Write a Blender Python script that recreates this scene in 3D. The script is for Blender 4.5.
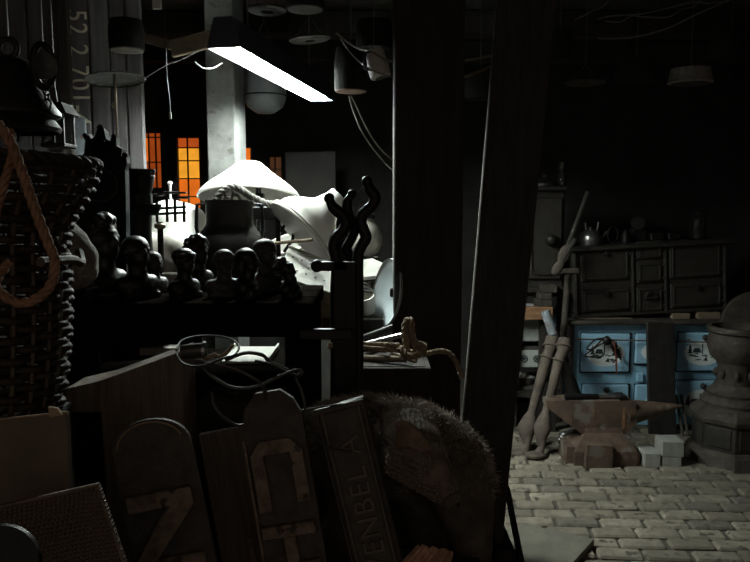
import bpy, bmesh, math, random
from mathutils import Vector, Matrix, Euler, noise

# ------------------------------------------------------------------ scene reset
for o in list(bpy.data.objects):
    bpy.data.objects.remove(o)
scene = bpy.context.scene
COL = scene.collection
R = math.radians
PI = math.pi
rnd = random.Random(7)

# ------------------------------------------------------------------ camera
F = 720.0
PITCH = R(6.03)
CAMZ = 1.5
cam_d = bpy.data.cameras.new('camera')
cam_d.sensor_width = 36.0
cam_d.lens = F / 750.0 * 36.0
cam_d.clip_start = 0.02
cam = bpy.data.objects.new('camera', cam_d)
cam.location = (0, 0, CAMZ)
cam.rotation_euler = (R(90) - PITCH, 0, 0)
COL.objects.link(cam)
scene.camera = cam

# ------------------------------------------------------------------ world and exposure
AMBIENT = 0.175
LAMP_STRENGTH = 310.0
w = bpy.data.worlds.new('world')
scene.world = w
w.use_nodes = True
wb = w.node_tree.nodes['Background']
wb.inputs[0].default_value = (1.0, 0.84, 0.70, 1)
wb.inputs[1].default_value = AMBIENT
vs = scene.view_settings
vs.view_transform = 'Standard'
vs.look = 'None'
vs.exposure = 0.0
vs.gamma = 1.0
vs.use_curve_mapping = False


def P(px, py, Y):
    """photo pixel at world depth Y -> world point"""
    a = (px - 375.0) / F
    b = (281.0 - py) / F
    dy = math.cos(PITCH) + b * math.sin(PITCH)
    dz = -math.sin(PITCH) + b * math.cos(PITCH)
    t = Y / dy
    return Vector((a * t, Y, CAMZ + dz * t))


def G(px, py, z):
    """photo pixel on the horizontal plane at height z"""
    a = (px - 375.0) / F
    b = (281.0 - py) / F
    dy = math.cos(PITCH) + b * math.sin(PITCH)
    dz = -math.sin(PITCH) + b * math.cos(PITCH)
    t = (z - CAMZ) / dz
    return Vector((a * t, dy * t, z))


# ------------------------------------------------------------------ materials
MATS = {}


def mat(name, c1, c2=None, scale=8.0, rough=0.6, metal=0.0, bump=0.2, detail=6.0,
        stretch=(1, 1, 1), spots=None, spot_scale=30.0, spot_at=0.62, emit=None, trans=0.0,
        weave=0.0, spec=0.5, bscale=None, world=False, film=None):
    if name in MATS:
        return MATS[name]
    m = bpy.data.materials.new(name)
    m.use_nodes = True
    nt = m.node_tree
    N, L = nt.nodes, nt.links
    b = N['Principled BSDF']
    b.inputs['Roughness'].default_value = rough
    b.inputs['Metallic'].default_value = metal
    b.inputs['Specular IOR Level'].default_value = spec
    if c2 is None:
        c2 = tuple(x * 0.6 for x in c1)
    tc = N.new('ShaderNodeTexCoord')
    if world:
        geo = N.new('ShaderNodeNewGeometry')
        CO = geo.outputs['Position']
    else:
        CO = tc.outputs['Object']
    mp = N.new('ShaderNodeMapping')
    mp.inputs['Scale'].default_value = stretch
    L.new(CO, mp.inputs['Vector'])
    nz = N.new('ShaderNodeTexNoise')
    nz.inputs['Scale'].default_value = scale
    nz.inputs['Detail'].default_value = detail
    nz.inputs['Roughness'].default_value = 0.65
    L.new(mp.outputs[0], nz.inputs['Vector'])
    cr = N.new('ShaderNodeValToRGB')
    cr.color_ramp.elements[0].position = 0.32
    cr.color_ramp.elements[1].position = 0.68
    cr.color_ramp.elements[0].color = (*c2, 1)
    cr.color_ramp.elements[1].color = (*c1, 1)
    L.new(nz.outputs['Fac'], cr.inputs['Fac'])
    out = cr.outputs['Color']
    if spots:
        n2 = N.new('ShaderNodeTexNoise')
        n2.inputs['Scale'].default_value = spot_scale
        n2.inputs['Detail'].default_value = 3
        L.new(CO, n2.inputs['Vector'])
        r2 = N.new('ShaderNodeValToRGB')
        r2.color_ramp.elements[0].position = spot_at
        r2.color_ramp.elements[1].position = spot_at + 0.06
        L.new(n2.outputs['Fac'], r2.inputs['Fac'])
        mx = N.new('ShaderNodeMixRGB')
        L.new(r2.outputs['Color'], mx.inputs['Fac'])
        L.new(out, mx.inputs['Color1'])
        mx.inputs['Color2'].default_value = (*spots, 1)
        out = mx.outputs['Color']
    if film:
        n4 = N.new('ShaderNodeTexNoise')
        n4.inputs['Scale'].default_value = 2.6
        n4.inputs['Detail'].default_value = 8
        n4.inputs['Roughness'].default_value = 0.7
        L.new(CO, n4.inputs['Vector'])
        r4 = N.new('ShaderNodeValToRGB')
        r4.color_ramp.elements[0].position = 0.42
        r4.color_ramp.elements[1].position = 0.66
        L.new(n4.outputs['Fac'], r4.inputs['Fac'])
        m4 = N.new('ShaderNodeMixRGB')
        L.new(r4.outputs['Color'], m4.inputs['Fac'])
        L.new(out, m4.inputs['Color1'])
        m4.inputs['Color2'].default_value = (*film, 1)
        out = m4.outputs['Color']
    L.new(out, b.inputs['Base Color'])
    hsrc = nz.outputs['Fac']
    if weave:
        w1 = N.new('ShaderNodeTexWave')
        w1.inputs['Scale'].default_value = weave
        w1.bands_direction = 'X'
        w2 = N.new('ShaderNodeTexWave')
        w2.inputs['Scale'].default_value = weave
        w2.bands_direction = 'Z'
        for q in (w1, w2):
            q.inputs['Distortion'].default_value = 1.2
            L.new(tc.outputs['Object'], q.inputs['Vector'])
        ml = N.new('ShaderNodeMath')
        ml.operation = 'MULTIPLY'
        L.new(w1.outputs['Fac'], ml.inputs[0])
        L.new(w2.outputs['Fac'], ml.inputs[1])
        hsrc = ml.outputs[0]
        mx = N.new('ShaderNodeMixRGB')
        L.new(hsrc, mx.inputs['Fac'])
        mx.inputs['Color1'].default_value = (*[x * 0.42 for x in c2], 1)
        L.new(out, mx.inputs['Color2'])
        L.new(mx.outputs[0], b.inputs['Base Color'])
    if bump:
        bp = N.new('ShaderNodeBump')
        bp.inputs['Strength'].default_value = bump
        bp.inputs['Distance'].default_value = 0.01
        if bscale and not weave:
            n3 = N.new('ShaderNodeTexNoise')
            n3.inputs['Scale'].default_value = bscale
            n3.inputs['Detail'].default_value = 5
            L.new(mp.outputs[0], n3.inputs['Vector'])
            hsrc = n3.outputs['Fac']
        L.new(hsrc, bp.inputs['Height'])
        L.new(bp.outputs[0], b.inputs['Normal'])
    if trans:
        b.inputs['Transmission Weight'].default_value = trans
        b.inputs['IOR'].default_value = 1.45
    if emit:
        b.inputs['Emission Color'].default_value = (*emit[0], 1)
        b.inputs['Emission Strength'].default_value = emit[1]
    MATS[name] = m
    return m


M_wall = mat('dark_wall', (0.030, 0.028, 0.026), (0.012, 0.011, 0.010), 5, 0.9, bump=0.5)
M_plank = mat('grey_planks', (0.125, 0.117, 0.122), (0.06, 0.055, 0.057), 6, 0.8, stretch=(6, 6, 0.6), bump=0.3)
M_ceiling = mat('sooty_ceiling', (0.03, 0.027, 0.025), None, 6, 0.9, bump=0.3)
M_timber = mat('old_timber', (0.034, 0.026, 0.021), (0.013, 0.010, 0.008), 9, 0.85, stretch=(6, 6, 0.5), bump=0.5)
M_timber_grey = mat('grey_timber', (0.060, 0.052, 0.045), (0.026, 0.022, 0.019), 9, 0.85, stretch=(6, 6, 0.5), bump=0.5)
M_block = mat('weathered_block_wood', (0.19, 0.145, 0.11), (0.085, 0.066, 0.052), 9, 0.85, stretch=(7, 7, 0.6), bump=0.6)
M_board = mat('dark_pattern_board', (0.085, 0.072, 0.062), (0.035, 0.029, 0.025), 28, 0.75, bump=0.6)
M_letter = mat('worn_letter_wood', (0.27, 0.20, 0.145), (0.09, 0.066, 0.05), 32, 0.75, bump=0.6, spots=(0.045, 0.032, 0.026), spot_scale=40, spot_at=0.60)
M_castboard = mat('dark_cast_board', (0.075, 0.064, 0.053), (0.03, 0.025, 0.021), 30, 0.6, metal=0.1, bump=0.3)
M_iron = mat('black_iron', (0.013, 0.012, 0.012), (0.006, 0.0055, 0.0055), 20, 0.5, metal=0.4, bump=0.3)
M_iron_grey = mat('grey_iron', (0.036, 0.033, 0.031), (0.015, 0.013, 0.012), 14, 0.5, metal=0.4, bump=0.3)
M_cast = mat('dusty_cast_iron', (0.060, 0.047, 0.036), (0.015, 0.012, 0.0095), 16, 0.8, bump=0.6)
M_stoveblack = mat('stove_black', (0.032, 0.027, 0.023), (0.014, 0.012, 0.010), 16, 0.6, metal=0.2, bump=0.25)
M_rust = mat('rusty_iron', (0.12, 0.074, 0.05), (0.042, 0.028, 0.021), 11, 0.8, metal=0.1, bump=0.5, spots=(0.13, 0.112, 0.094), spot_at=0.6, spot_scale=9)
M_steel = mat('bright_steel', (0.42, 0.42, 0.42), (0.2, 0.19, 0.18), 20, 0.3, metal=0.9, bump=0.1)
M_brass = mat('dull_brass', (0.30, 0.26, 0.18), (0.15, 0.13, 0.09), 20, 0.4, metal=0.7, bump=0.1)
M_enamel = mat('white_enamel', (0.80, 0.80, 0.77), (0.66, 0.65, 0.60), 6, 0.3, bump=0.05, spots=(0.30, 0.19, 0.11), spot_scale=16, spot_at=0.70)
M_enamel_d = mat('dusty_enamel', (0.52, 0.50, 0.45), (0.34, 0.32, 0.28), 9, 0.5, bump=0.1, spots=(0.12, 0.08, 0.05), spot_scale=18, spot_at=0.66)
M_blue = mat('blue_enamel', (0.34, 0.58, 0.76), (0.27, 0.48, 0.65), 5, 0.3, bump=0.05, spots=(0.09, 0.10, 0.07), spot_scale=12, spot_at=0.70)
M_blue_d = mat('blue_enamel_body', (0.31, 0.54, 0.69), (0.17, 0.36, 0.50), 5, 0.45, bump=0.08, spots=(0.10, 0.09, 0.05), spot_scale=9, spot_at=0.64)
M_paintwhite = mat('picture_white', (0.82, 0.88, 0.88), (0.74, 0.80, 0.80), 10, 0.3, bump=0.0)
M_paintdark = mat('picture_dark', (0.035, 0.05, 0.055), None, 10, 0.4, bump=0.0)
M_concrete = mat('whitewashed_post', (0.15, 0.154, 0.15), (0.075, 0.075, 0.073), 9, 0.9, bump=0.5, spots=(0.06, 0.056, 0.05), spot_scale=14, spot_at=0.60)
M_wicker = mat('dark_wicker', (0.050, 0.036, 0.026), (0.020, 0.014, 0.010), 40, 0.7, bump=0.5, spec=0.3)
M_wicker2 = mat('wicker_stake', (0.11, 0.075, 0.048), (0.05, 0.034, 0.022), 30, 0.6, bump=0.3)
M_rope = mat('brown_rope', (0.38, 0.21, 0.125), (0.18, 0.095, 0.055), 60, 0.9, bump=0.6)
M_rope2 = mat('pale_twine', (0.32, 0.25, 0.17), (0.17, 0.13, 0.085), 60, 0.9, bump=0.5)
M_cable = mat('black_cable', (0.05, 0.047, 0.045), None, 20, 0.35, bump=0.1)
M_wire = mat('pale_wire', (0.16, 0.15, 0.13), None, 20, 0.6, bump=0.0)
M_stone = mat('bust_plaster', (0.06, 0.054, 0.048), (0.026, 0.023, 0.021), 30, 0.55, bump=0.3)
M_bronze = mat('bust_bronze', (0.028, 0.024, 0.020), (0.011, 0.0095, 0.008), 24, 0.4, metal=0.4, bump=0.25)
M_sack = mat('grey_sacking', (0.30, 0.28, 0.25), (0.15, 0.135, 0.12), 30, 0.95, bump=0.6)
M_card = mat('brown_board', (0.16, 0.12, 0.085), (0.10, 0.075, 0.055), 7, 0.85, bump=0.15)
M_edgewood = mat('pale_splintered_wood', (0.36, 0.26, 0.16), (0.22, 0.15, 0.09), 40, 0.9, bump=0.5)
M_burlap = mat('woven_cane', (0.42, 0.31, 0.22), (0.28, 0.20, 0.14), 12, 0.9, bump=0.9, weave=60)
M_fur_shaded = mat('coarse_fur_shaded', (0.11, 0.09, 0.072), (0.035, 0.028, 0.022), 16, 0.9, bump=0.7, stretch=(1, 1, 1))  # boar coat darkened: the shade on the body is put into its colour
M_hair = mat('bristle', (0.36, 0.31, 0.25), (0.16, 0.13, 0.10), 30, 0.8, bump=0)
M_brick = [mat('paving_brick_' + n, a, b_, 22, 0.9, bump=0.35, spots=(0.05, 0.045, 0.037), spot_scale=17, spot_at=0.60, world=True, film=(0.115, 0.10, 0.078)) for n, a, b_ in (
    ('dusty', (0.21, 0.185, 0.14), (0.11, 0.095, 0.072)), ('pale', (0.29, 0.26, 0.20), (0.155, 0.135, 0.105)),
    ('dull', (0.145, 0.13, 0.105), (0.08, 0.07, 0.058)))]
M_sand = mat('joint_sand', (0.085, 0.076, 0.06), (0.04, 0.035, 0.028), 30, 0.95, bump=0.6)
M_slab = mat('pale_floor_slab', (0.15, 0.14, 0.112), (0.09, 0.083, 0.066), 9, 0.8, bump=0.15, spots=(0.10, 0.095, 0.08), spot_at=0.66)
M_oak = mat('orange_wood', (0.30, 0.165, 0.08), (0.18, 0.09, 0.045), 10, 0.7, stretch=(1, 6, 6), bump=0.3)
M_palewood = mat('pale_wood', (0.22, 0.17, 0.115), (0.12, 0.092, 0.062), 9, 0.8, stretch=(1, 6, 6), bump=0.3)
M_cement = mat('grey_cement', (0.32, 0.32, 0.295), (0.20, 0.20, 0.185), 20, 0.9, bump=0.3)
M_redwood = mat('reddish_lath', (0.62, 0.36, 0.24), (0.36, 0.19, 0.12), 12, 0.8, stretch=(8, 0.7, 8), bump=0.4)
M_glass = mat('jar_glass', (0.92, 0.95, 0.94), (0.88, 0.92, 0.91), 5, 0.02, bump=0.0, trans=1.0)
M_tile = mat('white_tile', (0.42, 0.44, 0.42), (0.32, 0.34, 0.32), 6, 0.3, bump=0.05)
M_stencil = mat('stencil_paint', (0.75, 0.70, 0.58), (0.55, 0.50, 0.40), 30, 0.8, bump=0.1)
M_bluegrey = mat('blue_grey_paint', (0.36, 0.42, 0.48), (0.16, 0.16, 0.17), 16, 0.5, bump=0.1, spots=(0.20, 0.13, 0.09), spot_at=0.58)
M_red = mat('red_tassel', (0.20, 0.045, 0.025), None, 20, 0.8, bump=0.2)
M_soot = mat('soot_black', (0.014, 0.013, 0.012), (0.007, 0.0065, 0.006), 20, 0.8, bump=0.3, spec=0.15)
M_hood = mat('lamp_hood', (0.06, 0.07, 0.09), None, 8, 0.4, metal=0.4, bump=0.05)
M_hoodin = mat('lamp_reflector', (0.85, 0.88, 0.90), None, 8, 0.4, bump=0.0)
M_tube = mat('lit_tube', (1, 1, 1), None, 8, 0.5, bump=0.0, emit=((0.91, 1.0, 0.93), LAMP_STRENGTH))


# ------------------------------------------------------------------ mesh helpers
def cr_curve(pts, n=8):
    pts = [Vector(p) for p in pts]
    if len(pts) < 3:
        return pts
    q = [2 * pts[0] - pts[1]] + pts + [2 * pts[-1] - pts[-2]]
    out = []
    for i in range(1, len(q) - 2):
        p0, p1, p2, p3 = q[i - 1], q[i], q[i + 1], q[i + 2]
        for k in range(n):
            t = k / n
            out.append(0.5 * ((2 * p1) + (p2 - p0) * t + (2 * p0 - 5 * p1 + 4 * p2 - p3) * t * t + (3 * p1 - p0 - 3 * p2 + p3) * t ** 3))
    out.append(pts[-1])
    return out


def frames(pts):
    n = len(pts)
    T = []
    for i in range(n):
        t = (pts[min(i + 1, n - 1)] - pts[max(i - 1, 0)])
        if t.length < 1e-9:
            t = Vector((0, 0, 1))
        T.append(t.normalized())
    up = Vector((0, 0, 1)) if abs(T[0].z) < 0.9 else Vector((1, 0, 0))
    u = T[0].cross(up).normalized()
    fr = []
    for i in range(n):
        u = (u - T[i] * u.dot(T[i]))
        if u.length < 1e-6:
            u = T[i].orthogonal()
        u.normalize()
        v = T[i].cross(u)
        fr.append((T[i], u.copy(), v))
    return fr


class MB:
    def __init__(self):
        self.v = []
        self.f = []

    def add(self, vs, fs, M=None):
        o = len(self.v)
        for p in vs:
            p = Vector(p)
            self.v.append(M @ p if M is not None else p)
        for f in fs:
            self.f.append([i + o for i in f])
        return self

    def box(self, c, s, M=None, bev=0.0):
        x, y, z = s[0] / 2, s[1] / 2, s[2] / 2
        c = Vector(c)
        b = min(bev, x * 0.45, y * 0.45, z * 0.45)
        if b <= 0:
            vs = [c + Vector((i * x, j * y, k * z)) for k in (-1, 1) for j in (-1, 1) for i in (-1, 1)]
            fs = [(0, 2, 3, 1), (4, 5, 7, 6), (0, 1, 5, 4), (2, 6, 7, 3), (0, 4, 6, 2), (1, 3, 7, 5)]
            return self.add(vs, fs, M)
        bm = bmesh.new()
        bmesh.ops.create_cube(bm, size=1.0)
        bmesh.ops.scale(bm, vec=(s[0], s[1], s[2]), verts=bm.verts)
        bmesh.ops.bevel(bm, geom=bm.edges[:], offset=b, segments=1, affect='EDGES', profile=0.7)
        bm.verts.index_update()
        vs = [v.co + c for v in bm.verts]
        fs = [[v.index for v in f.verts] for f in bm.faces]
        bm.free()
        return self.add(vs, fs, M)

    def tube(self, pts, r, n=8, caps=True, flat=1.0):
        pts = [Vector(p) for p in pts]
        fr = frames(pts)
        m = len(pts)
        vs = []
        for i, p in enumerate(pts):
            rr = r(i / (m - 1)) if callable(r) else (r[i] if isinstance(r, (list, tuple)) else r)
            for k in range(n):
                a = 2 * PI * k / n
                vs.append(p + fr[i][1] * (math.cos(a) * rr) + fr[i][2] * (math.sin(a) * rr * flat))
        fs = [(i * n + k, i * n + (k + 1) % n, (i + 1) * n + (k + 1) % n, (i + 1) * n + k) for i in range(m - 1) for k in range(n)]
        if caps:
            fs.append(list(range(n))[::-1])
            fs.append([(m - 1) * n + k for k in range(n)])
        return self.add(vs, fs)

    def ring(self, c, rad, r, axis=(0, 0, 1), n=24, k=6, sx=1.0, sy=1.0):
        q = Vector(axis).to_track_quat('Z', 'Y').to_matrix()
        vs, fs = [], []
        for i in range(n):
            a = 2 * PI * i / n
            d = Vector((math.cos(a) * sx, math.sin(a) * sy, 0))
            for j in range(k):
                b = 2 * PI * j / k
                vs.append(Vector(c) + q @ (d * rad + Vector((math.cos(a), math.sin(a), 0)) * (r * math.cos(b)) + Vector((0, 0, r * math.sin(b)))))
        for i in range(n):
            for j in range(k):
                fs.append((i * k + j, ((i + 1) % n) * k + j, ((i + 1) % n) * k + (j + 1) % k, i * k + (j + 1) % k))
        return self.add(vs, fs)

    def lathe(self, prof, n=28, M=None, mod=None, caps=True):
        vs, fs = [], []
        m = len(prof)
        for i, (r, z) in enumerate(prof):
            for k in range(n):
                a = 2 * PI * k / n
                rr = max(r, 1e-5) * (mod(a, i) if mod else 1.0)
                vs.append((rr * math.cos(a), rr * math.sin(a), z))
        for i in range(m - 1):
            for k in range(n):
                fs.append((i * n + k, i * n + (k + 1) % n, (i + 1) * n + (k + 1) % n, (i + 1) * n + k))
        if caps and prof[0][0] > 1e-4:
            fs.append(list(range(n))[::-1])
        if caps and prof[-1][0] > 1e-4:
            fs.append([(m - 1) * n + k for k in range(n)])
        return self.add(vs, fs, M)

    def prism(self, poly, y0, y1, M=None):
        """polygon in XZ, extruded along Y"""
        n = len(poly)
        vs = [(x, y0, z) for x, z in poly] + [(x, y1, z) for x, z in poly]
        fs = [list(range(n)), [n + i for i in range(n)][::-1]]
        fs += [(i, n + i, n + (i + 1) % n, (i + 1) % n) for i in range(n)]
        return self.add(vs, fs, M)

    def ball(self, c, s, seg=16, M=None):
        s = (s, s, s) if not isinstance(s, (tuple, list, Vector)) else s
        rings = seg // 2
        vs = [(0, 0, -1)]
        for i in range(1, rings):
            t = PI * i / rings
            for k in range(seg):
                a = 2 * PI * k / seg
                vs.append((math.sin(t) * math.cos(a), math.sin(t) * math.sin(a), -math.cos(t)))
        vs.append((0, 0, 1))
        fs = []
        for k in range(seg):
            fs.append((0, 1 + (k + 1) % seg, 1 + k))
        for i in range(rings - 2):
            for k in range(seg):
                a = 1 + i * seg + k
                b = 1 + i * seg + (k + 1) % seg
                fs.append((a, b, b + seg, a + seg))
        last = len(vs) - 1
        o = 1 + (rings - 2) * seg
        for k in range(seg):
            fs.append((o + k, o + (k + 1) % seg, last))
        c = Vector(c)
        vs = [Vector((p[0] * s[0], p[1] * s[1], p[2] * s[2])) for p in vs]
        if M is not None:
            vs = [M @ p for p in vs]
        return self.add([p + c for p in vs], fs)

    def rope(self, pts, r, strands=3, pitch=None, n=6, dens=6):
        c = cr_curve(pts, dens)
        # resample evenly
        L = [0]
        for i in range(1, len(c)):
            L.append(L[-1] + (c[i] - c[i - 1]).length)
        pitch = pitch or r * 7
        step = pitch / 9
        N = max(4, int(L[-1] / step))
        rs = []
        j = 0
        for i in range(N + 1):
            s = L[-1] * i / N
            while j < len(L) - 2 and L[j + 1] < s:
                j += 1
            t = (s - L[j]) / max(1e-9, L[j + 1] - L[j])
            rs.append(c[j].lerp(c[j + 1], t))
        fr = frames(rs)
        for k in range(strands):
            pp = []
            for i, p in enumerate(rs):
                a = 2 * PI * (i * step / pitch + k / strands)
                pp.append(p + fr[i][1] * (math.cos(a) * r * 0.5) + fr[i][2] * (math.sin(a) * r * 0.5))
            self.tube(pp, r * 0.56, n)
        return self

    def mesh(self, name, m, off=None, smooth=False, angle=35):
        me = bpy.data.meshes.new(name)
        off = Vector(off) if off is not None else Vector((0, 0, 0))
        me.from_pydata([tuple(p - off) for p in self.v], [], self.f)
        bm = bmesh.new()
        bm.from_mesh(me)
        bmesh.ops.remove_doubles(bm, verts=bm.verts, dist=1e-6)
        bmesh.ops.recalc_face_normals(bm, faces=bm.faces)
        bm.to_mesh(me)
        bm.free()
        if smooth:
            for p in me.polygons:
                p.use_smooth = True
            try:
                me.set_sharp_from_angle(angle=R(angle))
            except Exception:
                pass
        if m:
            me.materials.append(m)
        return me

    def build(self, name, m, parent=None, world=True, smooth=False, angle=35):
        """link as one mesh object. With a parent and world=True the vertices are in world space
        and the parent carries no rotation; world=False: vertices are local to the parent."""
        off = None
        if parent is not None and world:
            off = parent.location
        if parent is None:
            xs = [p.x for p in self.v]; ys = [p.y for p in self.v]; zs = [p.z for p in self.v]
            off = Vector(((min(xs) + max(xs)) / 2, (min(ys) + max(ys)) / 2, min(zs)))
        me = self.mesh(name, m, off, smooth, angle)
        o = bpy.data.objects.new(name, me)
        COL.objects.link(o)
        if parent is not None:
            o.parent = parent
        else:
            o.location = off
        return o


def fuse(mb, voxel, m, name, parent=None, smooth_it=4, world=True, deform=None):
    """closed shells fused into one continuous surface"""
    xs = [p.x for p in mb.v]; ys = [p.y for p in mb.v]; zs = [p.z for p in mb.v]
    base = Vector(((min(xs) + max(xs)) / 2, (min(ys) + max(ys)) / 2, min(zs)))
    if parent is not None:
        base = parent.location.copy() if world else Vector((0, 0, 0))
    me = mb.mesh(name + '_src', None, base)
    t = bpy.data.objects.new('tmp', me)
    COL.objects.link(t)
    r = t.modifiers.new('r', 'REMESH')
    r.mode = 'VOXEL'
    r.voxel_size = voxel
    s = t.modifiers.new('s', 'SMOOTH')
    s.factor = 0.5
    s.iterations = smooth_it
    dg = bpy.context.evaluated_depsgraph_get()
    me2 = bpy.data.meshes.new_from_object(t.evaluated_get(dg))
    bpy.data.objects.remove(t)
    bpy.data.meshes.remove(me)
    me2.name = name
    if deform:
        for v in me2.vertices:
            v.co = deform(v.co)
    for p in me2.polygons:
        p.use_smooth = True
    me2.materials.clear()
    me2.materials.append(m)
    o = bpy.data.objects.new(name, me2)
    COL.objects.link(o)
    if parent is not None:
        o.parent = parent
    else:
        o.location = base
    return o


def tag(o, label, cat, group=None):
    o['label'] = label
    o['category'] = cat
    if group:
        o['group'] = group
    return o


def thing(name, label, cat, loc=(0, 0, 0), rot=None, group=None):
    o = bpy.data.objects.new(name, None)
    o.empty_display_size = 0.05
    COL.objects.link(o)
    o.location = loc
    if rot is not None:
        o.rotation_euler = rot
    return tag(o, label, cat, group)


def struct(mb, name, m, **k):
    o = mb.build(name, m, **k)
    o['kind'] = 'structure'
    return o


def axisM(loc, axis, up=(0, 0, 1)):
    """matrix placing local Z along axis"""
    z = Vector(axis).normalized()
    u = Vector(up)
    x = u.cross(z)
    if x.length < 1e-4:
        x = Vector((1, 0, 0)).cross(z)
    x.normalize()
    y = z.cross(x)
    M = Matrix((x, y, z)).transposed().to_4x4()
    M.translation = Vector(loc)
    return M


def text_mb(s, size, depth, mirror=False, sx=1.0, spacing=1.0):
    """text in XZ plane, centred, extruded towards -Y"""
    cu = bpy.data.curves.new('t', 'FONT')
    cu.body = s
    cu.size = size
    cu.extrude = depth / 2
    cu.align_x = 'CENTER'
    cu.align_y = 'CENTER'
    cu.space_character = spacing
    o = bpy.data.objects.new('t', cu)
    COL.objects.link(o)
    dg = bpy.context.evaluated_depsgraph_get()
    me = bpy.data.meshes.new_from_object(o.evaluated_get(dg))
    mb = MB()
    mb.add([(v.co.x * sx, -v.co.z - depth / 2, v.co.y) for v in me.vertices], [list(p.vertices) for p in me.polygons])
    bpy.data.objects.remove(o)
    bpy.data.curves.remove(cu)
    bpy.data.meshes.remove(me)
    return mb


def jit(a):
    return rnd.uniform(-a, a)

# ================================================================== STRUCTURE
XL, XR, YB, ZC = -2.6, 3.0, 6.2, 2.75
Y0 = -0.6
# floor bed and bricks
fb = MB()
fb.box(((XL + XR) / 2, 1.3, -0.06), (XR - XL + 1.0, 11.0, 0.10))
floor = struct(fb, 'floor', M_sand)
fr_ = R(-2.5)
BW, BD = 0.205, 0.102
bm_ = MB().box((0, 0, 0), (BW - 0.014, BD - 0.014, 0.05), bev=0.009)
brick_me = [bm_.mesh('brick', m) for m in M_brick]
cand = []
for row in range(-8, 50):
    off = (row % 2) * BW * 0.5 + 0.02 * math.sin(row * 1.7)
    for c in range(-22, 24):
        x = 1.4 + (c * BW + off)
        y = row * BD
        X = 1.4 + (x - 1.4) * math.cos(fr_) - (y - 3.4) * math.sin(fr_)
        Y = 3.4 + (x - 1.4) * math.sin(fr_) + (y - 3.4) * math.cos(fr_)
        if not (XL + 0.15 < X < XR - 0.15 and -0.5 < Y < 4.95):
            continue
        # how well the photo shows it
        px = 375 + F * X / max(Y, 0.1)
        vis = 495 < px < 775 and 2.75 < Y < 4.75
        cand.append((0 if vis else 1, Y, X, row, c))
cand.sort()
rest = MB()
for i, (nv, Y, X, row, c) in enumerate(cand):
    k = rnd.choice((0, 0, 1, 1, 2))
    rz = fr_ + jit(0.02)
    dz = jit(0.004)
    if i < 300 and nv == 0:
        o = bpy.data.objects.new('brick', brick_me[k])
        COL.objects.link(o)
        o.parent = floor
        o.location = Vector((X + jit(0.006), Y + jit(0.004), -0.020 + dz)) - floor.location
        o.rotation_euler = (jit(0.015), jit(0.012), rz)
    else:
        rest.box((0, 0, 0), (BW - 0.012, BD - 0.010, 0.05), Matrix.Translation((X, Y, -0.020 + dz)) @ Matrix.Rotation(rz, 4, 'Z'))
ro = rest.build('brick_paving', M_brick[0], floor)
ro['kind'] = 'stuff'

# back wall with window openings
WIN = [  # px range, py range at depth YB
    (140.5, 162.5, 132.5, 188.0, 3), (176.5, 202.5, 137.5, 208.0, 2), (228.0, 253.0, 147.5, 190.0, 2), (269.0, 282.0, 156.5, 190.0, 2)]
wr = []
for (a, b, c, d, n) in WIN:
    p1, p2 = P(a, c, YB), P(b, d, YB)
    wr.append((p1.x, p2.x, p2.z, p1.z))
bw = MB()
xs = [XL] + [q for r_ in wr for q in r_[:2]] + [XR]
for i in range(0, len(xs), 2):
    bw.box(((xs[i] + xs[i + 1]) / 2, YB + 0.12, ZC / 2), (xs[i + 1] - xs[i], 0.24, ZC))
for (x0, x1, z0, z1) in wr:
    bw.box(((x0 + x1) / 2, YB + 0.12, z0 / 2), (x1 - x0, 0.24, z0))
    bw.box(((x0 + x1) / 2, YB + 0.12, (z1 + ZC) / 2), (x1 - x0, 0.24, ZC - z1))
struct(bw, 'wall_back', M_wall)
struct(MB().box((XL - 0.1, (YB + Y0) / 2, ZC / 2), (0.2, YB - Y0 + 0.4, ZC)), 'wall_left', M_wall)
struct(MB().box((XR + 0.1, (YB + Y0) / 2, ZC / 2), (0.2, YB - Y0 + 0.4, ZC)), 'wall_right', M_wall)
ceil = struct(MB().box(((XL + XR) / 2, (YB + Y0) / 2, ZC + 0.06), (XR - XL + 0.4, YB - Y0 + 0.4, 0.12)), 'ceiling', M_ceiling)
jm = MB().box((0, 0, 0), (XR - XL - 0.02, 0.14, 0.16), bev=0.012).mesh('joist', M_timber)
for k in range(7):
    o = bpy.data.objects.new('joist', jm)
    COL.objects.link(o)
    o.parent = ceil
    o.location = Vector(((XL + XR) / 2, 0.6 + k * 0.85, ZC - 0.08)) - ceil.location

# windows: frame, glazing bars and panes that glow with the light behind them
def pane_mat(name, col, s):
    m = bpy.data.materials.new(name)
    m.use_nodes = True
    N, L = m.node_tree.nodes, m.node_tree.links
    b = N['Principled BSDF']
    b.inputs['Base Color'].default_value = (0.05, 0.03, 0.02, 1)
    b.inputs['Roughness'].default_value = 0.2
    tc = N.new('ShaderNodeTexCoord')
    nz = N.new('ShaderNodeTexNoise')
    nz.inputs['Scale'].default_value = 9
    nz.inputs['Detail'].default_value = 4
    L.new(tc.outputs['Object'], nz.inputs['Vector'])
    cr = N.new('ShaderNodeValToRGB')
    cr.color_ramp.elements[0].position = 0.3
    cr.color_ramp.elements[1].position = 0.7
    cr.color_ramp.elements[0].color = (*[q * 0.7 for q in col], 1)
    cr.color_ramp.elements[1].color = (*col, 1)
    L.new(nz.outputs['Fac'], cr.inputs['Fac'])
    L.new(cr.outputs[0], b.inputs['Emission Color'])
    b.inputs['Emission Strength'].default_value = s
    return m

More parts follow.
